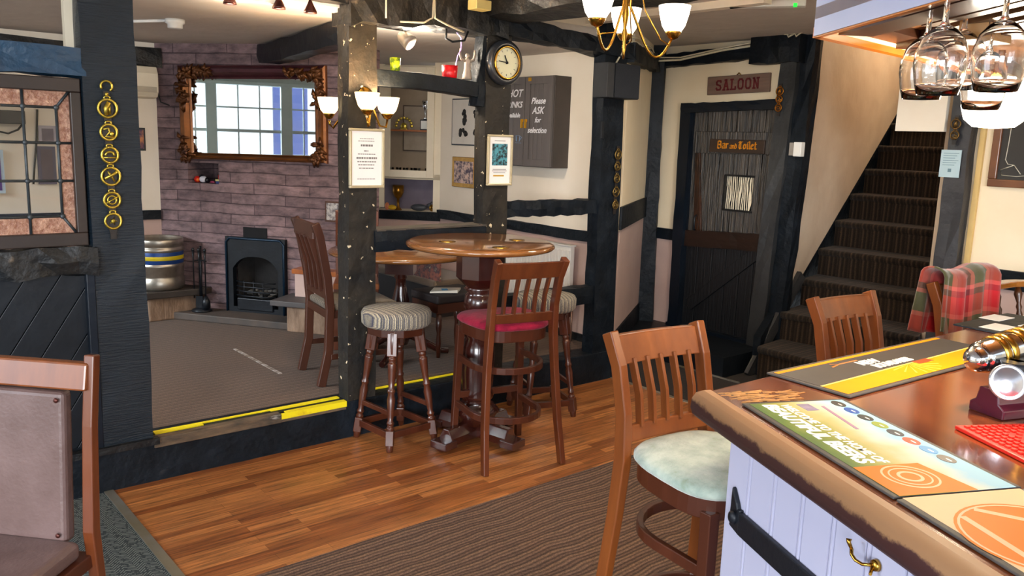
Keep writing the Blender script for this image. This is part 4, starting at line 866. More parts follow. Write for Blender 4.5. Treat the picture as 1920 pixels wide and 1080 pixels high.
third = dup(blue, (1.455, 3.01, 0.004), math.radians(213.5), 'slat-back bar chair pushed to the bar in front of the stairs, seat hidden')
P4 = onz(1790, 535, 1.065)
fourth = dup(blue, ((P4.x + .14) * 1.05, (P4.y - .22) * 1.05, 0.004), math.radians(209), 'bar chair under the red plaid blanket at the far end of the bar')

# blanket over the fourth chair's back
def blanket():
    m = bpy.data.materials.new('plaid_wool'); m.use_nodes = True; N = m.node_tree.nodes; L = m.node_tree.links; p = N['Principled BSDF']; p.inputs['Roughness'].default_value = .95; p.inputs['Sheen Weight'].default_value = .4
    tc = N.new('ShaderNodeTexCoord'); sp = N.new('ShaderNodeSeparateXYZ'); L.new(tc.outputs['UV'], sp.inputs[0])
    def band(ax, per):
        a = N.new('ShaderNodeMath'); a.operation = 'MULTIPLY'; a.inputs[1].default_value = per; L.new(sp.outputs[ax], a.inputs[0]); f = N.new('ShaderNodeMath'); f.operation = 'FRACT'; L.new(a.outputs[0], f.inputs[0])
        r = N.new('ShaderNodeValToRGB'); e = r.color_ramp.elements; r.color_ramp.interpolation = 'CONSTANT'
        e[0].position = 0; e[0].color = (*lin('#c00c1c'), 1); e[1].position = .33; e[1].color = (*lin('#d05a50'), 1)
        x = e.new(.42); x.color = (*lin('#4c4a2c'), 1); x = e.new(.80); x.color = (*lin('#c05a50'), 1); x = e.new(.88); x.color = (*lin('#6a1c24'), 1)
        L.new(f.outputs[0], r.inputs[0]); return r.outputs[0]
    mx = N.new('ShaderNodeMix'); mx.data_type = 'RGBA'; mx.inputs[0].default_value = .5; L.new(band('X', 1.7), mx.inputs[6]); L.new(band('Y', 2.7), mx.inputs[7]); L.new(mx.outputs[2], p.inputs['Base Color'])
    nz = N.new('ShaderNodeTexNoise'); nz.inputs['Scale'].default_value = 150; L.new(tc.outputs['UV'], nz.inputs[0]); bn = N.new('ShaderNodeBump'); bn.inputs['Strength'].default_value = .3; L.new(nz.outputs[0], bn.inputs['Height']); L.new(bn.outputs[0], p.inputs['Normal'])
    bm = bmesh.new(); uv = bm.loops.layers.uv.new('UVMap'); nx, ny = 30, 34; V = []
    Ltot = 0.62; hf = 0.27
    for j in range(ny + 1):
        row = []; s = Ltot * j / ny
        for i in range(nx + 1):
            q = i / nx; x = -.20 + .40 * q; fold = .010 * math.sin(q * 19 + .6) + .006 * math.sin(q * 41)
            if s < hf: y = -.262 - .052 - (hf - s) * .10; z = 1.085 - (hf - s); y -= fold * 1.4 * (hf - s) / hf
            elif s < hf + .11: a = PI * (s - hf) / .11; y = -.262 - .052 * math.cos(a); z = 1.085 + .03 * math.sin(a) + fold * .2
            else: d = s - hf - .11; y = -.21 + d * .05 + fold * .8; z = 1.085 - d
            row.append(bm.verts.new((x + .03 * (s - .3) * (q - .5), y, z + .012 * math.sin(q * 7))))
        V.append(row)
    for j in range(ny):
        for i in range(nx):
            f = bm.faces.new([V[j][i], V[j][i + 1], V[j + 1][i + 1], V[j + 1][i]]); f.smooth = True
            for lp, (a, c) in zip(f.loops, ((i, j), (i + 1, j), (i + 1, j + 1), (i, j + 1))): lp[uv].uv = (a / nx, c / ny)
    me = bpy.data.meshes.new('blanket'); bm.to_mesh(me); bm.free(); me.materials.append(m); o = bpy.data.objects.new('blanket', me); COL.objects.link(o)
    o.location = fourth.location; o.rotation_euler = fourth.rotation_euler
    s = o.modifiers.new('thick', 'SOLIDIFY'); s.thickness = .008; s.offset = 1
    tag(o, 'red and green plaid wool blanket folded over a chair back by the stairs', 'blanket')
blanket()

# ------------------------------------------------------------------ striped bar stools
def stool():
    STP = stripes('blue_cream_ticking', ['#8a8272', '#3d3f52', '#b3a88e', '#5a5860', '#c0b496', '#34384c'], 0.026, 'X', noise=0.1, fine=240)
    t = thing('bar_stool', 'round bar stool with grey and cream striped seat beside the middle post', 'bar stool', group='turned-leg bar stools')
    MB().lathe([(0.17, 0.635), (0.183, 0.65), (0.185, 0.70), (0.175, 0.718), (0.13, 0.728), (0.05, 0.732), (0.001, 0.732)], seg=40).build('seat', STP, t)
    b = MB(); b.prism([(0.155 * math.cos(PI / 4 * k + PI / 8) * 1.0, 0.155 * math.sin(PI / 4 * k + PI / 8)) for k in range(8)], 0.59, 0.637); b.build('seat_base', WALNUT, t, bevel=.004)
    prof = [(.016, 0), (.02, .03), (.02, .12), (.022, .125), (.014, .135), (.021, .15), (.014, .165), (.017, .19), (.022, .27), (.016, .30), (.022, .315), (.015, .33), (.018, .37), (.022, .43), (.024, .455), (.016, .465), (.022, .48), (.017, .49), (.027, .505), (.028, .62)]
    feet = []
    for k in range(4):
        a = PI / 2 * k + PI / 4; f = Vector((.212 * math.cos(a), .212 * math.sin(a), 0)); h = Vector((.118 * math.cos(a), .118 * math.sin(a), .62)); feet.append((f, h))
        b = MB(); ax = (h - f); n = ax.length
        b.lathe([(r, z / .62 * n) for r, z in prof], c=f, axis=ax, seg=14)
        M = b.M; q = Vector((0, 0, 1)).rotation_difference(ax.normalized()).to_matrix().to_4x4(); b.M = M @ Matrix.Translation(f) @ q @ Matrix.Rotation(a, 4, 'Z'); b.box(-.021, .021, -.021, .021, .035, .115); b.box(-.026, .026, -.026, .026, .50, .62); b.M = M
        b.build('leg', CHERRYD, t, bevel=.003)
    for k in range(4):
        (f0, h0), (f1, h1) = feet[k], feet[(k + 1) % 4]; z = .085; q = z / .62
        MB().tube([f0.lerp(h0, q), f1.lerp(h1, q)], .013, square=True, up=(0, 0, 1), sx=.75, sy=1.4).build('stretcher', CHERRYD, t, bevel=.003)
    for k in (1, 3):
        (f0, h0), (f1, h1) = feet[k], feet[(k + 1) % 4]; q = .2 / .62
        MB().tube([f0.lerp(h0, q), f1.lerp(h1, q)], .011, square=True, up=(0, 0, 1), sx=.8, sy=1.2).build('stretcher', CHERRYD, t, bevel=.003)
    return t
s1 = stool(); s1.location = (-0.605, 4.29, 0.004); s1.rotation_euler = (0, 0, math.radians(45))
s2 = dup(s1, (0.20, 4.84, 0.004), math.radians(20), 'turned-leg bar stool behind the high table, mostly hidden by the crimson chair')

# ------------------------------------------------------------------ high round table
def high_table():
    x, y = W(1.755, -0.41).xy
    t = thing('high_table', 'tall round pub table on a thick turned pedestal with brass-marked top', 'table', loc=(x, y, 0.004))
    TOPM = mat('table_top_varnish', '#7a4a26', '#93602f', 0.16, scale=3, stretch=(1, 6, 1), coat=0.8, spec=.6)
    MB().lathe([(0.001, 1.050), (0.36, 1.050), (0.38, 1.056), (0.39, 1.066), (0.388, 1.076), (0.378, 1.082), (0.372, 1.084), (0.366, 1.087), (0.001, 1.087)], seg=72).build('table_top', TOPM, t)
    PED = mat('pedestal_varnish', '#2a0f0c', '#3f1a12', 0.22, scale=4, coat=.7)
    b = MB(); b.lathe([(.10, .10), (.105, .14), (.125, .17), (.10, .20), (.075, .225), (.088, .24), (.095, .26), (.085, .30), (.092, .40), (.088, .52), (.07, .57), (.085, .59), (.072, .61), (.055, .635), (.075, .66), (.062, .69), (.082, .74), (.075, .80), (.06, .815), (.082, .835), (.06, .855)], seg=28)
    b.lathe([(.078, .85), (.125, .895), (.125, 1.05)], seg=8, smooth=False)
    b.build('pedestal', PED, t)
    for k in range(4):
        a = PI / 2 * k + math.radians(40 + 12)
        M = Matrix.Rotation(a, 4, 'Z'); b = MB(M)
        b.yprism([(-.045, .03), (.045, .03), (.045, .07), (.02, .115), (-.02, .115), (-.045, .07)], 0.02, .24)
        b.box(.21, .30, -.055, .055, .02, .062); b.sphere((.262, 0, .022), .036, (1, 1, .62), 14)
        b.build('foot', PED, t, bevel=.005)
    b = MB()
    for (dx, dy) in ((-.17, -.07), (.11, -.24), (.19, .10)):
        b.lathe([(.001, 1.0875), (.012, 1.0875), (.045, 1.0885), (.001, 1.0895)], c=(dx, dy, 0), seg=14)
    b.build('brass_inlay', BRASS, t)
    # low table in the back room
    P = onz(752, 488, 0.9); r = .46; c = P + Vector((P.x, P.y, 0)).normalized() * r
    t = thing('pub_table', 'low round table in the back room with a dark turned pedestal', 'table', loc=(c.x, c.y, 0.2))
    MB().lathe([(.001, .668), (r - .03, .668), (r, .68), (r, .69), (r - .015, .70), (.001, .70)], seg=56).build('table_top', TOPM, t)
    b = MB(); b.lathe([(.05, .08), (.07, .14), (.05, .2), (.045, .24), (.065, .30), (.055, .38), (.035, .46), (.032, .51), (.045, .525), (.035, .54), (.05, .555)], seg=22); b.box(-.09, .09, -.09, .09, .552, .668); b.build('pedestal', PED, t)
    for k in range(3):
        a = 2 * PI / 3 * k + .3
        MB(Matrix.Rotation(a, 4, 'Z')).tube([(.03, 0, .16), (.14, 0, .10), (.26, 0, .03), (.32, 0, .02)], [.03, .026, .022, .02], seg=8).build('foot', PED, t)
high_table()

# ------------------------------------------------------------------ back room chairs
def slat_chair():
    DK = mat('dark_oak', '#3a1c12', '#4e2a1a', 0.35, scale=5, stretch=(3, 3, .4), coat=.1)
    m = Vector((0.5, -0.866, 0)); far = Vector((-1.215, 4.885, 0.2)); near = Vector((-1.035, 4.58, 0.2)); mid = (far + near) / 2
    rz = math.atan2((near - far).y, (near - far).x)            # local x from far to near leg, chair faces +y
    t = thing('dining_chair', 'dark high-backed slat chair left of the middle post, turned to the right', 'chair', loc=mid, rotz=rz)
    hw = .19
    for s in (-1, 1):
        MB().tube([(s * hw, -.045, 0), (s * hw, .0, .2), (s * hw, .01, .45), (s * hw, -.005, .62), (s * (hw + .004), -.05, .86), (s * (hw + .006), -.075, .93)], .019, square=True, up=(1, 0, 0), sx=1.25, sy=.9).build('back_post', DK, t, bevel=.004)
        MB().tube([(s * .2, .40, 0), (s * .2, .39, .43)], .018, square=True, up=(0, 1, 0)).build('front_leg', DK, t, bevel=.003)
        MB().tube([(s * .2, .01, .17), (s * .2, .39, .17)], .012, square=True, up=(0, 0, 1), sy=1.3, sx=.8).build('stretcher', DK, t, bevel=.003)
    MB().box(-.185, .185, -.085, -.062, .84, .93).build('top_rail', DK, t, bevel=.005)
    MB().box(-.185, .185, -.012, .008, .50, .55).build('lower_rail', DK, t, bevel=.003)
    for x in (-.12, -.04, .04, .12): MB().tube([(x, -.002, .54), (x, -.02, .7), (x, -.07, .86)], .012, square=True, up=(1, 0, 0), sx=2.4, sy=.5).build('back_slat', DK, t, bevel=.002)
    MB().prism([(-.19, -.01), (.19, -.01), (.225, .42), (-.225, .42)], .39, .435).build('seat_frame', DK, t, bevel=.004)
    SEATF = stripes('seat_stripe_fabric', ['#6d6459', '#857a69', '#58514b'], 0.03, 'X', fine=200)
    b = MB(); b.prism([(-.175, .0), (.175, .0), (.215, .41), (-.215, .41)], .43, .47); b.build('seat_pad', SEATF, t, bevel=.016, bseg=3)
    # spindle chair behind
    P = onz(632, 640, .2); 
    base = Vector((-1.10, 5.80, .2))
    t = thing('dining_chair', 'orange-brown wooden chair behind the dark slat chair, cut by the middle post', 'chair', loc=base, rotz=math.radians(10))
    for s in (-1, 1):
        MB().tube([(s * .13, .0, 0), (s * .13, .0, .45), (s * .13, -.03, .9)], .017, square=True, up=(1, 0, 0)).build('back_post', REDWOOD, t, bevel=.003)
        MB().tube([(s * .13, -.40, 0), (s * .13, -.40, .43)], .017, square=True, up=(0, 1, 0)).build('front_leg', REDWOOD, t, bevel=.003)
    MB().box(-.12, .12, -.04, -.015, .80, .89).build('top_rail', ORANGEW, t, bevel=.004); MB().box(-.12, .12, -.025, -.005, .60, .64).build('lower_rail', ORANGEW, t, bevel=.004)
    for x in (-.06, 0, .06): MB().tube([(x, -.012, .63), (x, -.026, .81)], .009, seg=8).build('back_spindle', REDWOOD, t)
    MB().prism([(-.15, -.42), (.15, -.42), (.14, .01), (-.14, .01)], .41, .45).build('seat', ORANGEW, t, bevel=.006)
slat_chair()

# ------------------------------------------------------------------ foreground padded chair
def padded_chair():
    MV = mat('mauve_leather', '#57423e', '#685350', 0.42, scale=5, bump=.15, bscale=90, c3='#4a342a', pos=.55, wid=.3)
    t = thing('dining_chair', 'padded mauve chair with cherry wood frame in the left foreground', 'chair', loc=(-1.378, 2.16, 0.004), rotz=math.radians(-8))
    # local +y away; the sitter looks towards -y
    W2 = .225
    for s in (-1, 1):
        MB().tube([(s * W2, .10, 0), (s * W2, .05, .3), (s * W2, .03, .5), (s * W2, .05, .8), (s * W2, .075, .995)], [.0145, .015, .016, .0145, .0145], square=True, up=(1, 0, 0), sx=1.05, sy=1.05).build('back_post', CHERRYD if s < 0 else REDWOOD, t, bevel=.004)
        MB().tube([(s * .22, -.40, 0), (s * .225, -.395, .42)], .018, square=True, up=(0, 1, 0)).build('front_leg', CHERRYD, t, bevel=.003)
    b = MB(); b.hexa([(-W2, .035, .90), (W2, .035, .90), (W2, .050, .975), (-W2, .050, .975), (-W2, .062, .90), (W2, .062, .90), (W2, .080, .975), (-W2, .080, .975)]); b.build('top_rail', CHERRY, t, bevel=.006)
    b = MB(); b.hexa([(-.175, -.012, .47), (.175, -.012, .47), (.165, .028, .895), (-.165, .028, .895), (-.175, .035, .47), (.175, .035, .47), (.165, .07, .895), (-.165, .07, .895)]); b.build('back_pad', MV, t, bevel=.014, bseg=3)
    for x in (-.15, .15):
        MB().sphere((x, .018, .875), .007, (1, .6, 1), 10).build('stud', mat('bronze', '#5a2a20', '#3a1c18', .35, .6), t); MB().sphere((x * 1.05, -.018, .50), .007, (1, .6, 1), 10).build('stud', mat('bronze', '#5a2a20', '#3a1c18', .35, .6), t)
    MB().prism([(-.225, .04), (.225, .04), (.245, -.42), (-.245, -.42)], .39, .43).build('seat_frame', CHERRYD, t, bevel=.004)
    MB().prism([(-.215, -.0), (.215, -.0), (.24, -.425), (-.24, -.425)], .43, .485).build('seat_pad', MV, t, bevel=.02, bseg=4)
padded_chair()

# ------------------------------------------------------------------ the chimney side
def chimney_things():
    # gilt mirror
    t = thing('wall_mirror', 'large gilt-framed mirror with carved corners reflecting the bay window', 'mirror', M=EF @ Matrix.Translation((-.005, -.004, 1.72)) @ Matrix.Rotation(math.radians(-.6), 4, 'Y'))
    GILT = mat('dark_gilt', '#7a4a20', '#3a1e14', 0.35, 0.55, scale=14, bump=.5, c3='#a8702c')
    GILTB = mat('bright_gilt', '#8a5422', '#5a3014', 0.32, 0.5, scale=12, bump=.3)
    w_, h_, f = .60, .365, .095
    b = MB()
    def mould(p0, p1, outx, outz):
        """stepped moulding running p0-p1, profile stepping outwards"""
        prof = [(0, -.012), (.012, -.02), (.02, -.014), (.045, -.05), (.07, -.056), (.078, -.04), (f, -.03), (f, 0), (0, 0)]
        A = [b._v((p0[0] + o * outx[0], y, p0[1] + o * outx[1])) for o, y in prof]; B = [b._v((p1[0] + o * outz[0], y, p1[1] + o * outz[1])) for o, y in prof]
        for i in range(len(prof)): b.bm.faces.new([A[i], A[(i + 1) % len(prof)], B[(i + 1) % len(prof)], B[i]])
    xi, zi = w_ - f, h_ - f
    mould((-xi, zi), (xi, zi), (-1, 1), (1, 1)); b.build('frame_top_rail', mat('plum_gilt', '#5b3038', '#3c1c20', 0.3, .35, scale=10, c3='#9a6a50'), t)
    b = MB(); mould((xi, -zi), (-xi, -zi), (1, -.5), (-1, -.5)); b.build('frame_bottom_rail', GILTB, t)
    b = MB(); mould((xi, zi), (xi, -zi), (1, 1), (1, -.55)); b.build('frame_side', GILTB, t); b = MB(); mould((-xi, -zi), (-xi, zi), (-1, -.55), (-1, 1)); b.build('frame_side', GILTB, t)
    rnd = random.Random(5)
    for cx, cz, big in ((-1, 1, 1), (1, 1, 1), (-1, -1, 0), (1, -1, 0)):
        b = MB()
        for k in range(60 if big else 22):
            a = rnd.uniform(0, PI / 2); l = rnd.uniform(0.0, .24 if big else .13); onx = rnd.random() < .5
            x = cx * (w_ - .05 - (l if onx else 0)); z = cz * (h_ - (.05 if cz > 0 else .07) - (0 if onx else l))
            if not big: z = cz * (h_ - .075 - (0 if onx else l)); x = cx * (w_ - .05 - (l * .3 if onx else 0))
            x += rnd.uniform(-.04, .03) * -cx; z += rnd.uniform(-.03, .03)
            ang = rnd.uniform(0, PI); dx, dz = math.cos(ang) * .034, math.sin(ang) * .034
            b.tube([(x - dx, -.05, z - dz), (x, -.075, z), (x + dx, -.055, z + dz)], [.007, .016, .005], seg=6)
        b.build('carved_corner', GILT, t)
    MIR = bpy.data.materials.new('mirror_silver'); MIR.use_nodes = True; p = MIR.node_tree.nodes['Principled BSDF']; p.inputs['Metallic'].default_value = 1; p.inputs['Roughness'].default_value = .015; p.inputs['Base Color'].default_value = (.93, .95, .95, 1)
    MB().box(-xi, xi, -.010, -.004, -zi - .0, zi).build('mirror_glass', MIR, t)
    # fireplace insert
    t = thing('fireplace', 'dark blue-black cast iron fireplace with a barred basket in the stone wall', 'fireplace', M=EF @ Matrix.Translation((0, 0, .255)))
    b = MB(); hw, H = .252, .575
    def arch(x):  return .43 * (1 - (abs(x) / .19) ** 3.0 * .22)
    n = 12; xs = [-.19 + .38 * i / n for i in range(n + 1)]
    b.box(-hw, -.19, -.03, .02, 0, H); b.box(.19, hw, -.03, .02, 0, H); b.box(-.19, .19, -.03, .02, 0, .04)
    for a, c in zip(xs, xs[1:]): b.hexa([(a, -.03, arch(a)), (c, -.03, arch(c)), (c, -.03, H), (a, -.03, H), (a, .02, arch(a)), (c, .02, arch(c)), (c, .02, H), (a, .02, H)])
    fp = b.build('surround', mat('blued_iron', '#04080d', '#0a121b', .45, .2, scale=10, bump=.3), t)
    MB().tube([(-hw + .01, -.034, .0), (-hw + .01, -.034, H - .04), (-hw + .04, -.034, H - .01), (hw - .04, -.034, H - .01), (hw - .01, -.034, H - .04), (hw - .01, -.034, 0)], .009, seg=8).build('rim', mat('blued_iron_rim', '#12283a', '#183246', .3, .4), t)
    b = MB(); b.box(-.17, .17, .16, .17, .0, .45); b.hexa([(-.17, .02, 0), (-.12, .16, 0), (-.12, .16, .45), (-.17, .02, .45), (-.18, .02, 0), (-.13, .17, 0), (-.13, .17, .45), (-.18, .02, .45)]); b.hexa([(.17, .02, 0), (.12, .16, 0), (.12, .16, .45), (.17, .02, .45), (.18, .02, 0), (.13, .17, 0), (.13, .17, .45), (.18, .02, .45)]); b.box(-.17, .17, .02, .17, .44, .45)
    b.build('firebox', mat('sooty_brick', '#151312', '#242120', .9, scale=16, bump=.5), t)
    b = MB()
    for z in (.13, .165, .20, .235): b.tube([(-.165, -.02, z), (-.08, -.055, z), (.08, -.055, z), (.165, -.02, z)], .006, seg=6)
    for x in (-.08, .0, .08): b.tube([(x, -.055, .12), (x, -.055, .25)], .005, seg=6)
    b.build('grate_bars', IRON, t)
    b = MB(); rnd = random.Random(3)
    for k in range(26): b.sphere((rnd.uniform(-.13, .13), rnd.uniform(0, .1), .13 + rnd.uniform(-.01, .03)), rnd.uniform(.014, .026), (1, 1, .7), 8)
    o = b.build('coals', mat('ash_coals', '#2c2b2a', '#6f6b66', .9, scale=30), t); o['kind'] = 'stuff'
    MB().box(-.15, .15, -.045, .0, .02, .11).build('ash_cover', IRON, t, bevel=.006)
    struct(MB().box(-.25, .255, .005, .3, .27 - .02, .84).build('wall_firebox_back', mat('soot', '#0a0a0b', '#121214', .95), M=EF)) if False else None
    struct(MB().box(-.11, .09, -.006, .002, .83, .905).build('trim_43', mat('soot_stain', '#08090c', '#101116', .9), M=EF))
    # hearth slab and raised stone blocks either side
    STN = mat('hearth_slab', '#57493f', '#3c3836', .7, scale=6, bump=.4)
    struct(MB().prism([(-.62, -.24), (1.15, -.24), (1.15, .02), (-.62, .02)], .2, .255).build('hearth', STN, M=EF, bevel=.008))
    LOG = mat('rough_stone_block', '#a08670', '#6b5340', .8, scale=7, stretch=(3, 3, 1), bump=.9, c3='#c8b49a', bdist=.02)
    struct(MB().prism([(-1.1, -.36), (-.66, -.40), (-.46, -.06), (-.46, .02), (-1.1, .02)], .2, .375).build('hearth_block', LOG, M=EF, bevel=.01))
    struct(MB().prism([(-1.12, -.40), (-.65, -.44), (-.40, -.08), (-.40, .02), (-1.12, .02)], .375, .425).build('hearth_block_slab', mat('dark_slab', '#2c2622', '#3c342e', .6, scale=8), M=EF, bevel=.006))
    struct(MB().prism([(.40, -.28), (.80, -.28), (.80, .0), (.40, .0)], .2, .39).build('hearth_block_right', LOG, M=EF, bevel=.01))
    struct(MB().prism([(.29, -.32), (.80, -.32), (.80, .0), (.29, .0)], .39, .43).build('hearth_block_right_slab', mat('grey_slab', '#55504e', '#454244', .6, scale=8), M=EF, bevel=.006))
    struct(MB().box(.38, .80, -.12, .0, .43, .60).build('hearth_block_upper', PINK, M=EF, bevel=.004)); struct(MB().box(.36, .81, -.13, .0, .60, .635).build('trim_44', ORANGEW, M=EF, bevel=.003))
    # keg
    P = EFI @ onz(313, 552, .43)
    t = thing('beer_keg', 'steel beer keg with blue and yellow bands on the stone block', 'keg', M=EF @ Matrix.Translation((-.71, -.20, .425)))
    r = .178
    prof = [(r * .9, 0), (r * .98, .01), (r, .03), (r, .075), (r * .95, .09), (r * .95, .105), (r * .985, .115), (r * .985, .165), (r * 1.02, .175), (r * 1.02, .19), (r * .98, .20)]
    MB().lathe([(a, z) for a, z in prof] + [(r * .98, .285), (r * 1.02, .295), (r * 1.02, .31), (r * .96, .318), (r * .96, .325), (r, .335), (r, .375), (r * .97, .385), (r * .94, .38), (r * .93, .345), (.001, .345)], seg=44).build('body', STEEL, t)
    MB().lathe([(r * .985, .198), (r * .99, .20), (r * .99, .285), (r * .985, .287)], seg=44, cap=False).build('blue_band', mat('keg_blue', '#173a78', '#1c4488', .4, .2), t)
    MB().lathe([(r * .992, .228), (r * .996, .230), (r * .996, .256), (r * .992, .258)], seg=44, cap=False).build('yellow_band', mat('keg_yellow', '#d8c018', '#c8b010', .4, .1), t)
    # fire tools
    t = thing('fire_tool_set', 'black iron companion set of fire tools beside the fireplace', 'fire tools', M=EF @ Matrix.Translation((-.455 + .05, -.12, .255)))
    MB().lathe([(.001, 0), (.075, 0), (.075, .012), (.03, .03), (.012, .05)], seg=20).build('base', IRON, t)
    MB().tube([(0, 0, .03), (0, 0, .50)], .008, seg=8).build('stand', IRON, t)
    MB().tube([(-.05, 0, .385), (0, -.01, .395), (.05, 0, .385)], .006, seg=6).build('rack', IRON, t)
    for nm, x in (('poker', -.05), ('shovel', .0), ('brush', .05)):
        b = MB(); b.tube([(x, -.02, .10), (x, -.02, .40), (x, -.02, .46)], [.005, .005, .010], seg=8); b.sphere((x, -.02, .47), .012, (1, 1, 1.3), 8)
        if nm == 'shovel': b.box(x - .03, x + .03, -.032, -.026, .03, .12)
        if nm == 'brush': b.lathe([(.012, .12), (.03, .08), (.032, .03)], c=(x, -.02, 0), seg=12)
        b.build(nm, IRON, t)
    # toys in the niche
    zt = 1.215; y = .06
    def toy(nm, lab, cat): return thing(nm, lab, cat, M=EF @ Matrix.Translation((0, y, zt)), group=None)
    t = toy('toy_figure', 'small red rounded ornament at the left end of the wall niche', 'ornament'); MB().sphere((-.535, 0, .026), .027, (1, 1, .95)).build('body', mat('toy_red', '#d8261c', '#b81c16', .3), t); MB().sphere((-.52, -.02, .022), .012).build('orange_patch', mat('toy_orange', '#f07828', '#e86a1c', .3), t)
    t = toy('toy_figure', 'small black and white ornament beside the red one in the niche', 'ornament'); MB().sphere((-.485, 0, .028), .028, (1.1, 1, .9)).build('body', mat('toy_white', '#e8e8f0', '#d8d8e4', .3), t); b = MB(); b.sphere((-.50, .005, .045), .020); b.sphere((-.45, 0, .022), .022, (.8, 1, 1)); b.build('black_parts', mat('toy_black', '#14141c', '#0c0c14', .3), t)
    t = toy('toy_figure', 'tiny pink ornament in the middle of the wall niche', 'ornament'); MB().sphere((-.405, 0, .010), .013, (1.6, 1, .7)).build('body', mat('toy_pink', '#a83a5c', '#8c3050', .4), t)
    t = toy('toy_boat', 'small toy boat with blue hull and red funnel at the right of the niche', 'toy'); MB().prism([(-.375, 0), (-.365, -.018), (-.325, -.018), (-.315, 0), (-.325, .018), (-.365, .018)], 0, .02).build('hull', mat('toy_blue', '#15307c', '#10246a', .3), t); MB().box(-.37, -.325, -.016, .016, .02, .034).build('deck', mat('toy_yellow', '#e0d488', '#d0c478', .4), t); MB().lathe([(.014, .034), (.014, .066)], c=(-.34, 0, 0), seg=14).build('funnel', MC['toy_red'], t)
    t = thing('framed_picture', 'small brown framed picture low on the stone wall, cut by the middle post', 'picture', M=EF @ Matrix.Translation((.635, -.002, 1.06))); MB().box(-.06, .06, -.015, 0, -.075, .075).build('frame', mat('brown_frame_b', '#5a3826', '#442a1c', .5), t); MB().box(-.048, .048, -.018, -.014, -.062, .062).build('print', mat('silver_print', '#b8b4b0', '#6a6468', .5, scale=40, pos=.5, wid=.15), t)
    # heater on the back wall, cable, small framed print, smoke alarm
    t = thing('wall_heater', 'white box heater high on the back wall left of the chimney', 'heater', M=PF @ Matrix.Translation((1.02, 2.845, 1.95)))
    b = MB(); b.yprism([(0, .12), (-.10, .11), (-.13, .06), (-.13, -.07), (-.10, -.11), (0, -.12)], -.32, .115); b.build('case', CREAMP, t, bevel=.006)
    MB().box(-.30, .10, -.133, -.125, -.075, -.035).build('outlet_grille', mat('grille_beige', '#b9ad97', '#a89c86', .5), t)
    MB().tube([(.08, -.08, .12), (.115, -.06, .13), (.125, -.03, -.02), (.15, -.05, -.14), (.22, -.10, -.17), (.30, -.16, -.16), (.36, -.2, -.10), (.37, -.22, -.06)], .006, seg=6).build('cable', CABLEB, t)
    t = thing('framed_print', 'narrow purple and orange framed print on the wall below the heater', 'picture', M=PF @ Matrix.Translation((1.025, 2.845, 1.53)))
    MB().box(-.10, .035, -.012, 0, -.085, .085).build('frame', IRON, t); MB().box(-.09, .022, -.015, -.011, -.07, .07).build('print', mat('purple_print', '#3c1c48', '#c07848', .5, scale=18, pos=.5, wid=.2), t)
    P = onz(328, 38, 2.235)
    t = thing('smoke_alarm', 'round white smoke alarm on the back room ceiling', 'smoke alarm', loc=(P.x, P.y, 2.24))
    MB().lathe([(.055, 0), (.055, -.022), (.042, -.028), (.042, -.048), (.034, -.052), (.001, -.052)], seg=28).build('case', WHITEPL, t)
    MB().tube([(-.04, 0, -.008), (-.8, .28, -.008)], .009, seg=6).build('conduit', WHITEPL, t)
chimney_things()

# ------------------------------------------------------------------ ceiling spots above the partition
for i, (px, py, lab) in enumerate(((431, 3, 'small bronze ceiling spotlight, leftmost of the row at the top edge'), (523, 12, 'small bronze ceiling spotlight in the middle of the row'), (582, 20, 'small bronze ceiling spotlight nearest the middle post'))):
    P = onz(px, py - 14, 2.24)
    P = CAM + ray(px, py) * (4.15 / ray(px, py).y)
    t = thing('spotlight', lab, 'spotlight', loc=(P.x, P.y, P.z), group='bronze ceiling spotlights')
    MB().lathe([(.006, .05), (.012, .035), (.030, .0), (.032, -.012), (.02, -.014), (.001, -.014)], seg=18).build('shade', mat('bronze', '#5a2a20', '#3a1c18', .35, .6), t)
    point('spot_bulb', (P.x, P.y, P.z - .06), 2.2, (1, .8, .58), .03)
    MB().tube([(0, 0, .045), (0, 0, 2.335 - P.z)], .006, seg=8).build('stem', mat('bronze_stem', '#4a2a20', '#3a201a', .4, .6), t)
def spot_white():
    P = CAM + ray(760, 73) * (4.75 / ray(760, 73).y)
    t = thing('spotlight', 'pale ceiling spotlight above the green cup, pointing right', 'spotlight', loc=(P.x, P.y, P.z), group=None)
    MB().lathe([(.012, -.05), (.03, -.03), (.042, .02), (.044, .04), (.001, .036)], axis=(.8, -.4, -.6), seg=20).build('shade', mat('pale_metal', '#b8aea0', '#a89e90', .35, .4), t)
    MB().tube([(0, 0, 0), (0, 0, 2.24 - P.z)], .007, seg=8).build('stem', CREAMP, t)
    point('spot_bulb', (P.x + .05, P.y + .10, P.z - .08), 22.0, (1, .86, .68), .04)
spot_white()

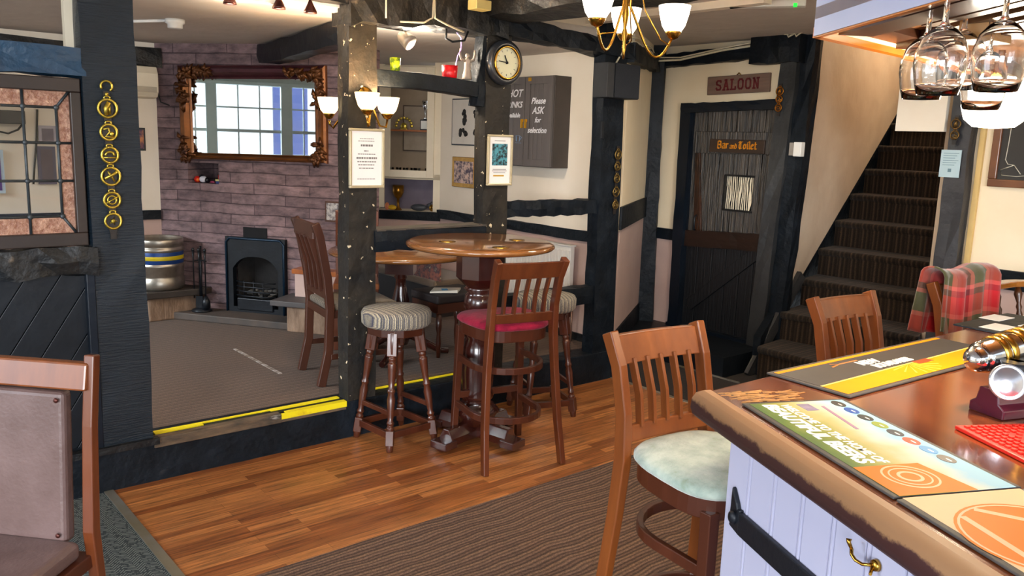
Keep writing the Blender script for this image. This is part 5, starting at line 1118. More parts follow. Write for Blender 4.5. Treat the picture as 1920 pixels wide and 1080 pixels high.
# ------------------------------------------------------------------ things on the brace and right wall of the back room
def brace_things():
    t = thing('drinking_cup', 'yellow-green patterned cup standing on the upper brace beam', 'cup', loc=W(1.51, .05, 1.955))
    MB().lathe([(.024, 0), (.026, .002), (.029, .068), (.027, .068), (.022, .004)], seg=22).build('body', mat('lime_pattern', '#c8d820', '#4c6a18', .35, scale=40, pos=.52, wid=.1), t)
    t = thing('drinking_cup', 'bright red cup standing on the upper brace beam by the statuette', 'cup', loc=W(1.865, .05, 1.945))
    MB().lathe([(.038, 0), (.040, .002), (.046, .066), (.043, .066), (.036, .004)], seg=24).build('body', mat('bright_red', '#d41420', '#b80e18', .3), t)
    t = thing('ribbon_streamer', 'curled blue and pink ribbon hanging above the red cup', 'ribbon', loc=W(1.90, .04, 0))
    P = [(.0, 0, 2.19), (.03, 0, 2.165), (.04, .01, 2.13), (.03, 0, 2.10), (.01, 0, 2.07), (.0, 0, 2.03), (-.005, 0, 1.99)]
    MB(Matrix.Rotation(SA, 4, 'Z')).tube(P, .006, seg=6, sy=.2).build('ribbon', mat('ribbon_blue', '#5c7ed8', '#c060a0', .3, scale=14), t)
    t = thing('statuette', 'grey robed figurine with raised arms on the brace beam by the clock post', 'figurine', loc=W(1.985, .05, 1.945), rotz=SA)
    G = mat('stone_grey', '#b0a090', '#8f8274', .6, scale=14, bump=.3)
    b = MB(); b.lathe([(.028, 0), (.026, .02), (.018, .06), (.017, .09), (.02, .10), (.012, .112), (.008, .118), (.001, .119)], seg=16); b.sphere((0, 0, .13), .013); b.build('body', G, t)
    for s in (-1, 1): MB().tube([(s * .012, 0, .10), (s * .042, 0, .108), (s * .052, 0, .135), (s * .05, 0, .165)], [.009, .008, .007, .005], seg=8).build('arm', G, t)
    # hook loop under the beam, wires and junction box
    o = MB().tube([W(1.765, -.05, 2.19), W(1.765, -.05, 2.14), W(1.80, -.06, 2.125), W(1.88, -.06, 2.14), W(1.91, -.05, 2.19)], .006, seg=8).build('beam_hook', IRON); tag(o, 'bent black iron hook hanging below the beam above the red cup', 'hook')
    o = MB().tube([W(1.46, -.075, 2.19), W(1.60, -.08, 2.20), W(1.655, -.08, 2.23), W(1.66, -.08, 2.33)], .005, seg=6).tube([W(1.665, -.08, 2.33), W(1.67, -.08, 2.23), W(1.75, -.08, 2.205), W(1.86, -.08, 2.18)], .005, seg=6).build('power_cable', CABLE); tag(o, 'pale cable forking along the beam face above the brace', 'cable')
    o = MB().tube([W(1.385, -.06, 2.2), W(1.385, -.06, 2.4)], .005, seg=6).build('power_cable', CABLE); tag(o, 'pale cable running up the right edge of the middle post', 'cable')
    P = onz(874, 3, 2.29)
    o = MB().box(-.05, .05, -.04, .04, -.02, .03).build('junction_box', mat('yellowed_plastic', '#c8b878', '#b8a868', .5), loc=W(1.90, -.16, 2.31), rotz=SA, bevel=.004); tag(o, 'yellowed square junction box under the ceiling beam left of the clock', 'junction box')
    o = MB().tube([W(0.55, -.03, 2.30), W(.75, -.035, 2.27), W(.9, -.03, 2.29), W(1.05, -.035, 2.26), W(1.15, -.03, 2.28), W(1.20, -.03, 2.36)], .006, seg=6).build('power_cable', CABLEB); tag(o, 'dark cable drooping along the top plate left of the middle post', 'cable')
    # cable run along the door wall beam
    P = [(3.2, -.06, 2.27), (3.5, .13, 2.29), (3.9, .36, 2.28), (4.30, .66, 2.27), (4.40, .5, 2.28), (4.40, .1, 2.33), (4.39, -.15, 2.345)]
    b = MB(); b.tube([W(*p) for p in P], .009, seg=6); b.tube([W(p[0], p[1], p[2] + .025 + .01 * math.sin(i)) for i, p in enumerate(P)], .006, seg=6)
    tag(b.build('power_cable', CABLE), 'bundle of pale cables along the top of the wall over the plaster panels', 'cable')
    o = MB(); rnd = random.Random(8)
    for k in range(5): o.tube([W(4.36, -.42 - .03 * k, 2.41), W(4.34, -.45 - .03 * k, 2.40 - .02 * (k % 2)), W(4.36, -.5 - .02 * k, 2.405)], .007, seg=6)
    tag(o.build('power_cable', CABLE), 'loose tangle of cables on top of the black beam end by the canopy', 'cable')
    # right wall of the back room: local x along -v (photo right), front towards -u
    def RW(v, z, u=3.27): return Matrix.Translation(W(u, v, z)) @ Matrix.Rotation(SA - PI / 2, 4, 'Z')
    t = thing('wall_cabinet', 'grey two-door wall cabinet with chalk writing and brass latches', 'cabinet', M=RW(.88, 1.75))
    MB().box(-.36, .345, -.155, 0, -.32, .32).build('carcass', GREYCABD, t, bevel=.003)
    for s, x0, x1 in (('left', -.355, .050), ('right', .056, .34)):
        b = MB(); b.box(x0, x1, -.170, -.156, -.315, .315); f = .05
        b.box(x0, x1, -.178, -.17, .315 - f, .315); b.box(x0, x1, -.178, -.17, -.315, -.315 + f); b.box(x0, x0 + f, -.178, -.17, -.27, .27); b.box(x1 - f, x1, -.178, -.17, -.27, .27)
        n = 4; wd = (x1 - x0 - 2 * f) / n
        for i in range(n): b.box(x0 + f + i * wd + .002, x0 + f + (i + 1) * wd - .002, -.173, -.169, -.265, .265)
        d = b.build('door', GREYCAB, t, bevel=.0015)
        b = MB(); xx = x1 - .018 if s == 'left' else x0 + .018; b.box(xx - .007, xx + .007, -.19, -.178, -.045, .015); b.box(xx - .012, xx + .012, -.182, -.178, .0, .02); b.box((x0 + x1) / 2 - (0 if s == 'left' else .11), (x0 + x1) / 2 + .03 - (0 if s == 'left' else .11), -.182, -.178, .285, .31); b.build('latch', mat('gold_latch', '#d8a428', '#c08c1c', .3, .6), d)
    CH = mat('chalk', '#eeeef0', '#dcdce2', .8)
    def tx(s, x, z, sz, sh=.3, m=CH): return wall_M(x, -.1795, z), s, sz, sh, m
    dl = [c for c in bpy.data.objects if c.parent == t and c.name.startswith('door')]
    for x, z, s_, sz in ((.20, .145, 'Please', .060), (.20, .078, 'ASK', .068), (.20, .012, 'for', .052), (.195, -.06, 'selection', .056)):
        text('lettering', s_, sz, CH, t, wall_M(x, -.1795, z), depth=.0005, offset=.0012, shear=.3)
    for x, z, s_, sz in ((-.06, .20, 'HOT', .075), (-.08, .12, 'DRINKS', .06), (-.07, .045, 'available', .045)):
        text('lettering', s_, sz, CH, t, wall_M(x, -.1795, z), depth=.0005, offset=.0012, shear=.3)
    b = MB(Matrix.Translation((.10, 0, 0))); b.tube([(-.13, -.179, -.10), (-.125, -.179, -.14), (-.09, -.179, -.14), (-.085, -.179, -.10), (-.13, -.179, -.10)], .004, seg=5, sy=.3); b.tube([(-.085, -.179, -.105), (-.065, -.179, -.11), (-.085, -.179, -.13)], .003, seg=5, sy=.3); b.tube([(-.14, -.179, -.152), (-.07, -.179, -.152)], .003, seg=5, sy=.3); b.build('cup_drawing', mat('blue_chalk', '#9ab8dc', '#86a8d0', .8), t)
    # b/w picture and small gilt picture
    t = thing('framed_picture', 'white picture of dark silhouettes in a thin black frame, left of the clock post', 'picture', M=RW(1.72, 1.75))
    MB().box(-.225, .225, -.012, 0, -.19, .19).build('frame', IRON, t); MB().box(-.215, .215, -.015, -.011, -.18, .18).build('paper', mat('pale_paper', '#e2dcd2', '#d2cabe', .6, scale=6), t)
    b = MB(); rnd = random.Random(4)
    for cx, cz in ((-.06, .07), (-.05, .03), (-.04, .0), (.10, .06), (-.10, -.09), (-.06, -.06), (-.02, -.09), (.10, -.08), (.12, .0)):
        for k in range(3): b.lathe([(.001, .0150), (rnd.uniform(.012, .026), .0150), (.001, .0165)], c=(cx + rnd.uniform(-.015, .015), 0, cz + rnd.uniform(-.02, .02)), axis=(0, -1, 0), seg=10)
    b.build('silhouettes', mat('black_ink', '#1c1a1a', '#242222', .7), t)
    t = thing('framed_photograph', 'small gilt-framed group photograph under the silhouette picture', 'picture', M=RW(1.72, 1.34))
    MB().box(-.20, .13, -.02, 0, -.125, .125).build('frame', GOLDF, t, bevel=.004); MB().box(-.165, .095, -.023, -.019, -.09, .09).build('photograph', mat('group_photo', '#d8b8a8', '#4a3a4c', .5, scale=26, pos=.5, wid=.15), t)
    # radiator
    t = thing('radiator', 'white panel radiator on the wall behind the high table', 'radiator', M=RW(.80, .66, 3.27))
    b = MB(); b.box(-.42, .42, -.085, -.045, -.225, .225)
    for i in range(24): x = -.40 + i * .0345; b.box(x, x + .02, -.093, -.084, -.195, .195)
    b.build('panel', WHITEP, t, bevel=.003); MB().box(-.425, .425, -.095, -.035, .225, .235).build('top_grille', WHITEP, t, bevel=.002)
    MB().tube([(.44, -.065, -.20), (.44, -.065, -.46)], .008, seg=8).tube([(.41, -.065, -.20), (.44, -.065, -.20)], .009, seg=8).build('pipe', mat('copper_pipe', '#8a6a58', '#a08070', .4, .5), t)
    MB().lathe([(.018, -.17), (.02, -.16), (.02, -.11), (.016, -.105), (.001, -.105)], c=(.44, -.065, 0), seg=14).build('valve', WHITEPL, t)
    # corner cupboard with glazed door
    ang = math.radians(-8); Rr = W(3.27, 2.12)
    CF = Matrix.Translation(Rr) @ Matrix.Rotation(ang, 4, 'Z')
    t = thing('corner_cupboard', 'cream corner cupboard with a glazed door above an open niche', 'cupboard', M=CF)
    b = MB(); b.box(-.62, 0, 0, .02, 1.252, 1.30); b.box(-.62, -.50, 0, .02, 1.0, 2.22); b.box(-.06, 0.02, 0, .02, .98, 2.24); b.box(-.62, 0, .0, .30, 1.255, 1.27); b.box(-.62, .05, .30, .32, .95, 2.24); b.box(-.62, 0.02, 0, .30, .955, .97)
    b.build('carcass', CREAMP, t)
    struct(MB().box(-1.8, .2, .33, .39, .2, 2.26).build('wall_alcove', CREAM, M=CF)); struct(MB().box(-.62, .0, .0, .02, .2, .95).build('wall_below_cupboard', PINK, M=CF)); struct(MB().box(-.64, .01, -.02, .0, .90, .975).build('trim_48', BLACK, M=CF, bevel=.003))
    b = MB(); x0, x1, z0, z1 = -.505, -.055, 1.268, 2.2; f = .062
    b.box(x0, x0 + f, -.025, 0, z0, z1); b.box(x1 - f, x1, -.025, 0, z0, z1); b.box(x0 + f, x1 - f, -.025, 0, z0, z0 + f); b.box(x0 + f, x1 - f, -.025, 0, z1 - f, z1)
    d = b.build('door', CREAMP, t, bevel=.003); MB().box(x0 + f, x1 - f, -.012, -.008, z0 + f, z1 - f).build('glass', CLEAR, d)
    MB().box(-.5, -.06, .02, .28, 1.66, 1.675).build('shelf', ORANGEW, t)
    b = MB(); b.box(-.62, 0, .285, .298, 1.27, 2.22); b.build('back_panel', mat('cupboard_inside', '#94806c', '#86745f', .7), t); MB().box(-.62, 0, .285, .298, .97, 1.255).build('niche_back', mat('niche_inside', '#5a5260', '#6a6270', .8), t)
    def inC(x, y, z): return CF @ Matrix.Translation((x, y, z))
    t = thing('framed_picture', 'dark-edged picture leaning inside the glazed corner cupboard', 'picture', M=inC(-.27, .245, 1.69)); MB().box(-.13, .13, -.01, .005, -.2, .2).build('frame', mat('brown_frame', '#4a3424', '#3a2818', .5), t); MB().box(-.12, .12, -.013, -.009, -.19, .19).build('print', mat('faded_print', '#9a8a78', '#857462', .6, scale=12), t)
    t = thing('trophy_cup', 'small brass fan ornament on the cupboard upper shelf', 'ornament', M=inC(-.36, .12, 1.676)); b = MB()
    for k in range(9): a = PI * k / 8; b.sphere((.07 * math.cos(a), 0, .03 + .07 * math.sin(a)), .013, (1, .4, 1), 8)
    b.sphere((0, 0, .03), .03, (1, .4, 1), 10); b.box(-.03, .03, -.01, .01, 0, .012); b.build('body', BRASSY, t)
    t = thing('trophy', 'silver cup on a square black plinth on the cupboard upper shelf', 'trophy', M=inC(-.17, .12, 1.676)); MB().box(-.035, .035, -.035, .035, 0, .09).build('plinth', IRON, t); MB().box(-.028, .028, -.037, -.035, .01, .08).build('plaque', WHITEPL, t); MB().lathe([(.02, .09), (.006, .11), (.005, .16), (.02, .19), (.03, .25), (.028, .25)], seg=16).build('cup', CHROME, t)
    for i, x in enumerate((-.46, -.40, -.33, -.27, -.22, -.14)):
        t = thing('drinking_glass', ['leftmost', 'second', 'third', 'fourth', 'fifth', 'rightmost'][i] + ' of the six small clear glasses on the floor of the glazed cupboard', 'glass', M=inC(x, .08 + .03 * (i % 2), 1.272), group='glasses in the corner cupboard'); MB().lathe([(.018, 0), (.02, .004), (.024, .075), (.022, .075), (.017, .008)], seg=14).build('bowl', CLEAR, t)
    t = thing('trophy', 'brass goblet trophy on a stem in the open cupboard niche', 'trophy', M=inC(-.40, .10, .972)); MB().lathe([(.035, 0), (.03, .01), (.012, .03), (.012, .10), (.035, .12), (.052, .16), (.05, .22), (.046, .22)], seg=20).build('cup', mat('antique_brass', '#9a6a1c', '#5a3c10', .3, .8, scale=10), t)
    t = thing('ornament', 'yellow ornament at the foot of the brass trophy', 'ornament', M=inC(-.44, .05, .972)); MB().sphere((0, 0, .025), .028, (1.4, 1, .8)).build('body', mat('ornament_yellow', '#d8b020', '#c89c14', .4), t)
    t = thing('ornament', 'orange and pink ornament at the left edge of the cupboard niche', 'ornament', M=inC(-.485, .05, .972)); MB().sphere((0, 0, .035), .022, (.9, 1, 1.5)).build('body', mat('ornament_orange', '#d88838', '#c87078', .4, scale=20), t)
    t = thing('animal_figurine', 'dark grey horned animal figurine lying in the cupboard niche', 'figurine', M=inC(-.19, .10, .972)); b = MB(); b.sphere((-.02, 0, .03), .034, (2.2, .8, .9)); b.sphere((.075, 0, .05), .022, (1.2, .8, 1)); b.tube([(.08, 0, .065), (.10, -.01, .085), (.12, 0, .075)], .006, seg=6); b.build('body', mat('slate_grey', '#2c3038', '#3c4048', .5), t)
    t = thing('ornament', 'small round brass ornament at the right end of the cupboard niche', 'ornament', M=inC(-.075, .06, .972)); MB().lathe([(.001, 0), (.03, 0), (.03, .01), (.001, .01)], c=(0, 0, .035), axis=(0, -1, 0), seg=16).build('disc', BRASS, t)
    # bench seats and magazines along the right wall
    BR = mat('bench_velour', '#6a5a4a', '#6b5c4e', .9, scale=12, sheen=.3, bump=.2); BD = mat('bench_dark', '#1c1518', '#28201f', .6, scale=10)
    t = thing('wall_bench', 'upholstered brown wall bench below the magazine poster', 'bench', M=RW(2.05, .2)); MB().box(-.5, .55, -.45, -.02, .0, .24).build('base', BD, t); MB().box(-.5, .55, -.47, -.02, .24, .30).build('seat', BR, t, bevel=.02, bseg=3)
    P = onz(828, 552, .62)
    t = thing('low_stool', 'dark padded bench stool beside the low table, magazine on it', 'stool', loc=W(2.30, .62, .2), rotz=SA)
    MB().box(-.2, .2, -.16, .16, .36, .42).build('seat', BD, t, bevel=.015, bseg=3); MB().box(-.19, .19, -.15, .15, .30, .36).build('seat_rail', WALNUT, t)
    for sx in (-1, 1):
        for sy in (-1, 1): MB().lathe([(.012, 0), (.018, .1), (.012, .16), (.02, .2), (.018, .31)], c=(sx * .16, sy * .12, 0), seg=10).build('leg', WALNUT, t)
    P = onz(812, 570, .66)
    t = thing('magazine', 'folded cream and blue leaflet lying near the striped stool seat', 'magazine', M=Matrix.Translation((*W(2.22, .56).xy, .625)) @ Matrix.Rotation(.2, 4, 'Z')); MB().hexa([(-.1, -.07, 0), (.08, -.07, 0), (.12, .07, .0), (-.06, .07, 0), (-.1, -.07, .01), (.08, -.07, .02), (.12, .07, .012), (-.06, .07, .012)]).build('pages', mat('leaflet', '#e8e4d8', '#dcd4c0', .5, scale=9), t); MB().box(-.02, .02, -.05, .0, .0165, .018).build('blue_print', mat('leaflet_blue', '#3c9ac8', '#2c86b8', .5), t)
    t = thing('wall_poster', 'colourful magazine poster on the wall behind the low table', 'poster', M=RW(1.66, .585, 2.84)); MB().box(-.19, .19, -.02, .0, -.085, .085).build('board', mat('poster_collage', '#a06050', '#3c3440', .5, scale=22, c3='#d8c8a8', pos=.5, wid=.2), t)
brace_things()

# ------------------------------------------------------------------ things seen through the leaded window
def behind_window():
    def onback(px, py): return PFI @ onpl(px, py, W(0, 2.845), DV)
    def rect(nm, lab, cat, p0, p1, m, depth=.02, fr=None):
        a, c = onback(*p0), onback(*p1); cx, cz = (a.x + c.x) / 2, (a.z + c.z) / 2; w_, h_ = abs(c.x - a.x) / 2, abs(a.z - c.z) / 2
        t = thing(nm, lab, cat, M=PF @ Matrix.Translation((cx, 2.843, cz)))
        if fr: MB().box(-w_, w_, -depth, 0, -h_, h_).build('frame', fr, t); MB().box(-w_ + .02, w_ - .02, -depth - .003, -depth + .002, -h_ + .02, h_ - .02).build('print', m, t)
        else: MB().box(-w_, w_, -depth, 0, -h_, h_).build('case', m, t, bevel=.005)
    rect('television_bracket', 'black wall-mounted box seen through the top of the leaded window', 'television', (-40, 205), (42, 233), mat('tv_black', '#0c0f18', '#12151e', .4), .12)
    rect('framed_picture', 'small mauve framed photograph seen through the leaded window', 'picture', (70, 235), (106, 270), mat('mauve_photo', '#6f6474', '#504858', .5, scale=20), .02, mat('pale_frame', '#b0a8b0', '#a098a4', .5))
    rect('framed_picture', 'larger dark mauve picture low in the leaded window view', 'picture', (68, 274), (106, 345), mat('mauve_photo_dark', '#4a3c48', '#5c4c58', .5, scale=16), .02, mat('grey_frame', '#55506a', '#4a465c', .5))
    rect('illuminated_poster', 'purple poster with a bright edge at the far left of the leaded window', 'poster', (-60, 280), (10, 362), mat('purple_poster', '#3c1470', '#501c90', .4, scale=8), .02, mat('bright_edge', '#c8e0f0', '#b8d0e8', .4))
    t = thing('hanging_cable', 'black cable hanging down the wall seen through the leaded window', 'cable', M=PF)
    P = [onback(69, 205), onback(68, 260), onback(64, 310), onback(62, 345)]
    MB().tube([(p.x, 2.83, p.z) for p in P], .007, seg=6).tube([(onback(-10, 245).x, 2.8, onback(-10, 245).z), (onback(12, 247).x, 2.78, onback(12, 250).z), (onback(30, 240).x, 2.78, onback(30, 243).z), (onback(42, 228).x, 2.8, onback(42, 230).z)], .007, seg=6).build('cable', CABLEB, t)
behind_window()

# ------------------------------------------------------------------ the bar
def bar():
    TOP = mat('bar_top_varnish', '#5e2a14', '#8a4a22', .14, scale=2.6, stretch=(1, 4, 1), coat=.9, c3='#b87838', pos=.52, wid=.35)
    RUBE = mat('bar_edge_worn', '#3e1d18', '#4a241a', .4, scale=6, c3='#c39a6a', pos=.6, wid=.1, coat=.3)
    a38 = math.radians(38.0 + 76.0)                      # direction of the back leg in bar coordinates
    e = Vector((math.cos(a38), math.sin(a38))); nin = Vector((e.y, -e.x))
    if nin.x < 0: nin = -nin
    Wd, Lw, L1, L2 = .75, .66, 2.0, 2.35
    # inner corner: line y = Lw meets line offset Wd from the back edge
    k = (Lw - nin.y * Wd) / e.y; ic = nin * Wd + e * k
    poly = [(0, 0), (L1, 0), (L1, Lw), (ic.x, Lw), tuple(nin * Wd + e * L2), tuple(e * L2)]
    t = thing('bar_counter', 'varnished wooden bar counter with white beadboard front and worn edge', 'bar counter', M=BF)
    b = MB(); b.prism(poly, .978, 1.04); top = b.build('counter_top', TOP, t, bevel=.016, bseg=4)
    ins = .08
    def off(p): return p
    q0 = Vector((.045, ins)); q0b = e * .0
    body = [(.045, ins), (L1, ins), (L1, Lw - .05), (ic.x + .03, Lw - .05), tuple(nin * (Wd - .05) + e * (L2 - .05)), tuple(nin * .09 + e * (L2 - .05)), tuple(Vector((.045, ins)) + e * .02)]
    MB().prism(body, .0, .98).build('body', mat('bar_back_panel', '#4a2a1a', '#3a2014', .5), t)
    BEAD = mat('white_beadboard', '#b4b5cc', '#adaec8', .45, scale=3)
    b = MB(); x = .045; P = [(x, ins)]
    while x < L1 - .1:
        x += .085; P += [(x, ins - .012), (x + .003, ins + .001), (x + .007, ins - .013), (x + .012, ins - .013), (x + .016, ins + .001), (x + .019, ins - .012)]; x += .019
    P = [(.045, ins + .002), (.045, ins - .012)] + P[1:] + [(L1, ins - .012), (L1, ins + .002)]
    b.prism(P, .02, .975); b.build('beadboard_front', BEAD, t)
    b = MB(); f0 = Vector((.045, ins)); 
    M = b.M; b.M = Matrix.Translation((f0.x, f0.y, 0)) @ Matrix.Rotation(a38, 4, 'Z'); b.box(0, L2 - .1, -.0, .012, .02, .975)
    for i in range(20): b.box(.04 + i * .11, .135 + i * .11, .012, .018, .02, .975)
    b.M = M; b.build('beadboard_back', BEAD, t)
    # worn nosing: a slim lip along the customer edge
    prof = [(-.004, .975), (-.014, .985), (-.020, 1.0), (-.018, 1.022), (-.008, 1.036), (.012, 1.0405), (.03, 1.0408), (.03, .975)]
    b = MB(); A = [b._v((-.004, y, z)) for y, z in prof]; B = [b._v((L1, y, z)) for y, z in prof]
    for i in range(len(prof)): f = b.bm.faces.new([A[i], A[(i + 1) % len(prof)], B[(i + 1) % len(prof)], B[i]]); f.smooth = 0 < i < 5
    b.bm.faces.new(A[::-1]); b.bm.faces.new(B)
    # worn edge material: bare wood on the upper part of the lip with a ragged boundary, dark varnish below
    m = bpy.data.materials.new('ragged_worn_lip'); m.use_nodes = True; N = m.node_tree.nodes; L = m.node_tree.links; p = N['Principled BSDF']; p.inputs['Roughness'].default_value = .6; p.inputs['Coat Weight'].default_value = 0
    tc = N.new('ShaderNodeTexCoord'); sp = N.new('ShaderNodeSeparateXYZ'); L.new(tc.outputs['Object'], sp.inputs[0])
    nz = N.new('ShaderNodeTexNoise'); nz.inputs['Scale'].default_value = 14; nz.inputs['Detail'].default_value = 8; nz.inputs['Roughness'].default_value = .75; L.new(tc.outputs['Object'], nz.inputs[0])
    ad = N.new('ShaderNodeMath'); ad.operation = 'MULTIPLY_ADD'; ad.inputs[1].default_value = .05; L.new(nz.outputs[0], ad.inputs[0]); L.new(sp.outputs['Z'], ad.inputs[2])
    rp = N.new('ShaderNodeValToRGB'); rp.color_ramp.elements[0].position = 0; 
    mr = N.new('ShaderNodeMapRange'); mr.inputs['From Min'].default_value = 1.038; mr.inputs['From Max'].default_value = 1.046; L.new(ad.outputs[0], mr.inputs[0]); L.new(mr.outputs[0], rp.inputs[0])
    rp.color_ramp.elements[0].color = (*lin('#3f1f1e'), 1); rp.color_ramp.elements[1].color = (*lin('#9a7350'), 1); L.new(rp.outputs[0], p.inputs['Base Color'])
    b.build('worn_lip', m, t)
    # worn patch at the corner
    # iron strap hinge
    b = MB(); b.box(.13, 1.2, ins - .026, ins - .012, .730, .785)
    b.hexa([(.085, ins - .024, .735), (.13, ins - .024, .728), (.13, ins - .024, .79), (.10, ins - .024, .785), (.085, ins - .012, .735), (.13, ins - .012, .728), (.13, ins - .012, .79), (.10, ins - .012, .785)])
    b.hexa([(.085, ins - .024, .76), (.125, ins - .024, .775), (.112, ins - .024, .80), (.088, ins - .024, .832), (.088, ins - .012, .76), (.125, ins - .012, .775), (.112, ins - .012, .80), (.088, ins - .012, .832)])
    b.sphere((.105, ins - .026, .762), .016, (1, .6, 1), 12)
    b.build('strap_hinge', mat('hinge_black', '#10141c', '#181c24', .45, .3, scale=20, bump=.3), t, bevel=.003)
    # brass coat hook
    b = MB(); x = .575; z = .918; yy = ins - .014; b = MB(Matrix.Translation((x, yy, z)) @ Matrix.Diagonal((.72, .8, .72, 1)) @ Matrix.Translation((-x, -yy, -z)))
    b.tube([(x - .045, yy - .030, z - .012), (x - .052, yy - .034, z + .002), (x - .055, yy - .032, z + .010)], [.004, .005, .007], seg=8)
    b.tube([(x - .045, yy - .030, z - .012), (x - .038, yy - .033, z - .024), (x - .022, yy - .033, z - .031), (x - .005, yy - .026, z - .034), (x + .010, yy - .008, z - .03)], .0045, seg=8)
    b.lathe([(.001, 0), (.016, 0), (.014, .01), (.001, .012)], c=(x + .012, yy, z - .03), axis=(0, -1, 0), seg=14); b.tube([(x + .012, yy - .01, z - .03), (x + .016, yy - .018, z - .050), (x + .022, yy - .022, z - .046)], .004, seg=8)
    b.build('coat_hook', BRASS, t)
    # worn bare patch on the top at the corner
    rnd = random.Random(2); b = MB()
    for k in range(60):
        s0 = rnd.uniform(.02, .10); t0 = rnd.uniform(.03, .20); ang = rnd.uniform(1.2, 1.9); l = rnd.uniform(.02, .06)
        b.tube([(s0, t0, 1.0402), (s0 + math.cos(ang) * l, t0 + math.sin(ang) * l, 1.0404)], .0035, seg=4, sy=.12)
    b.build('worn_patch', mat('bare_wood', '#c08a4a', '#a8743c', .5), t)
    # bar runners ------------------------------------------------
    RUB = mat('runner_rubber', '#4a4644', '#3c3836', .7, scale=30)
    def runner(name, lab, M, L_, W_, build):
        t = thing(name, lab, 'bar runner', M=M)
        MB().box(0, L_, 0, W_, 0, .005).build('rubber_base', RUB, t, bevel=.002)
        build(t, L_, W_); return t
    def zq(m, t, nm, poly, z=.0052, th=.0006): return MB().prism(poly, z, z + th).build(nm, m, t)
    def disc(b, x, y, rx, ry, z0, z1, n=28):
        b.prism([(x + rx * math.cos(2 * PI * k / n), y + ry * math.sin(2 * PI * k / n)) for k in range(n)], z0, z1)
    def ring(b, x, y, r, th, z0, z1, n=40, a0=0, a1=2 * PI):
        for k in range(n):
            u0 = a0 + (a1 - a0) * k / n; u1 = a0 + (a1 - a0) * (k + 1) / n
            P = [(x + (r + o) * math.cos(u), y + (r + o) * math.sin(u)) for o, u in ((-th / 2, u0), (th / 2, u0), (th / 2, u1), (-th / 2, u1))]
            b.hexa([(*p_, z0) for p_ in P] + [(*p_, z1) for p_ in P])
    # green and blue printed runner
    m = bpy.data.materials.new('meadow_print'); m.use_nodes = True; N = m.node_tree.nodes; L = m.node_tree.links; p = N['Principled BSDF']; p.inputs['Roughness'].default_value = .6; p.inputs['Specular IOR Level'].default_value = .2
    tc = N.new('ShaderNodeTexCoord'); sp = N.new('ShaderNodeSeparateXYZ'); L.new(tc.outputs['Object'], sp.inputs[0]); nz = N.new('ShaderNodeTexNoise'); nz.inputs['Scale'].default_value = 9; nz.inputs['Detail'].default_value = 5; L.new(tc.outputs['Object'], nz.inputs[0])
    ad = N.new('ShaderNodeMath'); ad.operation = 'MULTIPLY_ADD'; ad.inputs[1].default_value = .12; L.new(nz.outputs[0], ad.inputs[0]); L.new(sp.outputs['Y'], ad.inputs[2])
    mr = N.new('ShaderNodeMapRange'); mr.inputs['From Min'].default_value = .05; mr.inputs['From Max'].default_value = .32; L.new(ad.outputs[0], mr.inputs[0])
    rp = N.new('ShaderNodeValToRGB'); el = rp.color_ramp.elements; el[0].position = 0; el[0].color = (*lin('#48643a'), 1); el[1].position = 1; el[1].color = (*lin('#9ccbe0'), 1)
    for q, c in ((.15, '#647a36'), (.32, '#98984a'), (.5, '#bdb480'), (.68, '#c8cdc0'), (.82, '#98c4dc')): x = el.new(q); x.color = (*lin(c), 1)
    L.new(mr.outputs[0], rp.inputs[0]); L.new(rp.outputs[0], p.inputs['Base Color'])
    WHT = mat('white_print', '#f2f2f0', '#eaeae8', .4); ORN = mat('orange_print', '#e87c00', '#dd6e00', .6, spec=.2, scale=6); PEA = mat('peach_print', '#e8c49a', '#e4bb90', .6, spec=.2)
    def b1(t, L_, W_):
        zq(m, t, 'meadow_print', [(.012, .012), (L_, .012), (L_, W_ - .012), (.012, W_ - .012)])
        text('lettering', 'WELCOME TO THE HOME OF', .030, WHT, t, Matrix.Translation((.20, .088, .0062)), depth=.0004, offset=.0006, shear=.12, sx=.86)
        text('lettering', 'BEAUTIFUL BEERS', .046, WHT, t, Matrix.Translation((.195, .052, .0062)), depth=.0004, offset=.0018, shear=.12, sx=.96)
        cols = ['#3a3434', '#2a55a8', '#2f3438', '#8a9a3c', '#2c3340', '#d8401c', '#3c8cc8', '#3a3436']
        for i, c in enumerate(cols):
            b = MB(); disc(b, .04 + i * .048, .222 - .0 * i, .021, .014, .0060, .0066); o = b.build('badge', mat('badge_%d' % i, c, c, .4, scale=40), t)
            b = MB(); disc(b, .046 + i * .048, .222, .008, .0022, .0066, .0069); b.build('badge_mark', WHT, t)
        b = MB(); b.hexa([(.05, .17, .0060), (.20, .152, .0060), (.20, .160, .0060), (.05, .178, .0060), (.05, .17, .0064), (.20, .152, .0064), (.20, .160, .0064), (.05, .178, .0064)]); b.build('pink_ribbon', mat('ribbon_pink', '#b07890', '#8a7aa0', .4, scale=12), t)
        b = MB(); b.box(.03, .075, .12, .15, .006, .0064); b.build('van_print', mat('van_violet', '#6a5a78', '#9a90b0', .4, scale=40), t)
        zq(ORN, t, 'orange_panel', [(.385, .012), (L_, .012), (L_, .17), (.385, .15)], .0059, .0004)
        b = MB(); ring(b, .44, .09, .048, .004, .0064, .0068); ring(b, .44, .09, .036, .003, .0064, .0068); ring(b, .44, .09, .02, .006, .0064, .0068); b.build('orange_panel_rings', PEA, t)
    runner('bar_runner', 'bar runner reading WELCOME TO THE HOME OF BEAUTIFUL BEERS at the counter edge', BF @ Matrix.Translation((.118, .045, 1.0412)), .51, .262, b1)
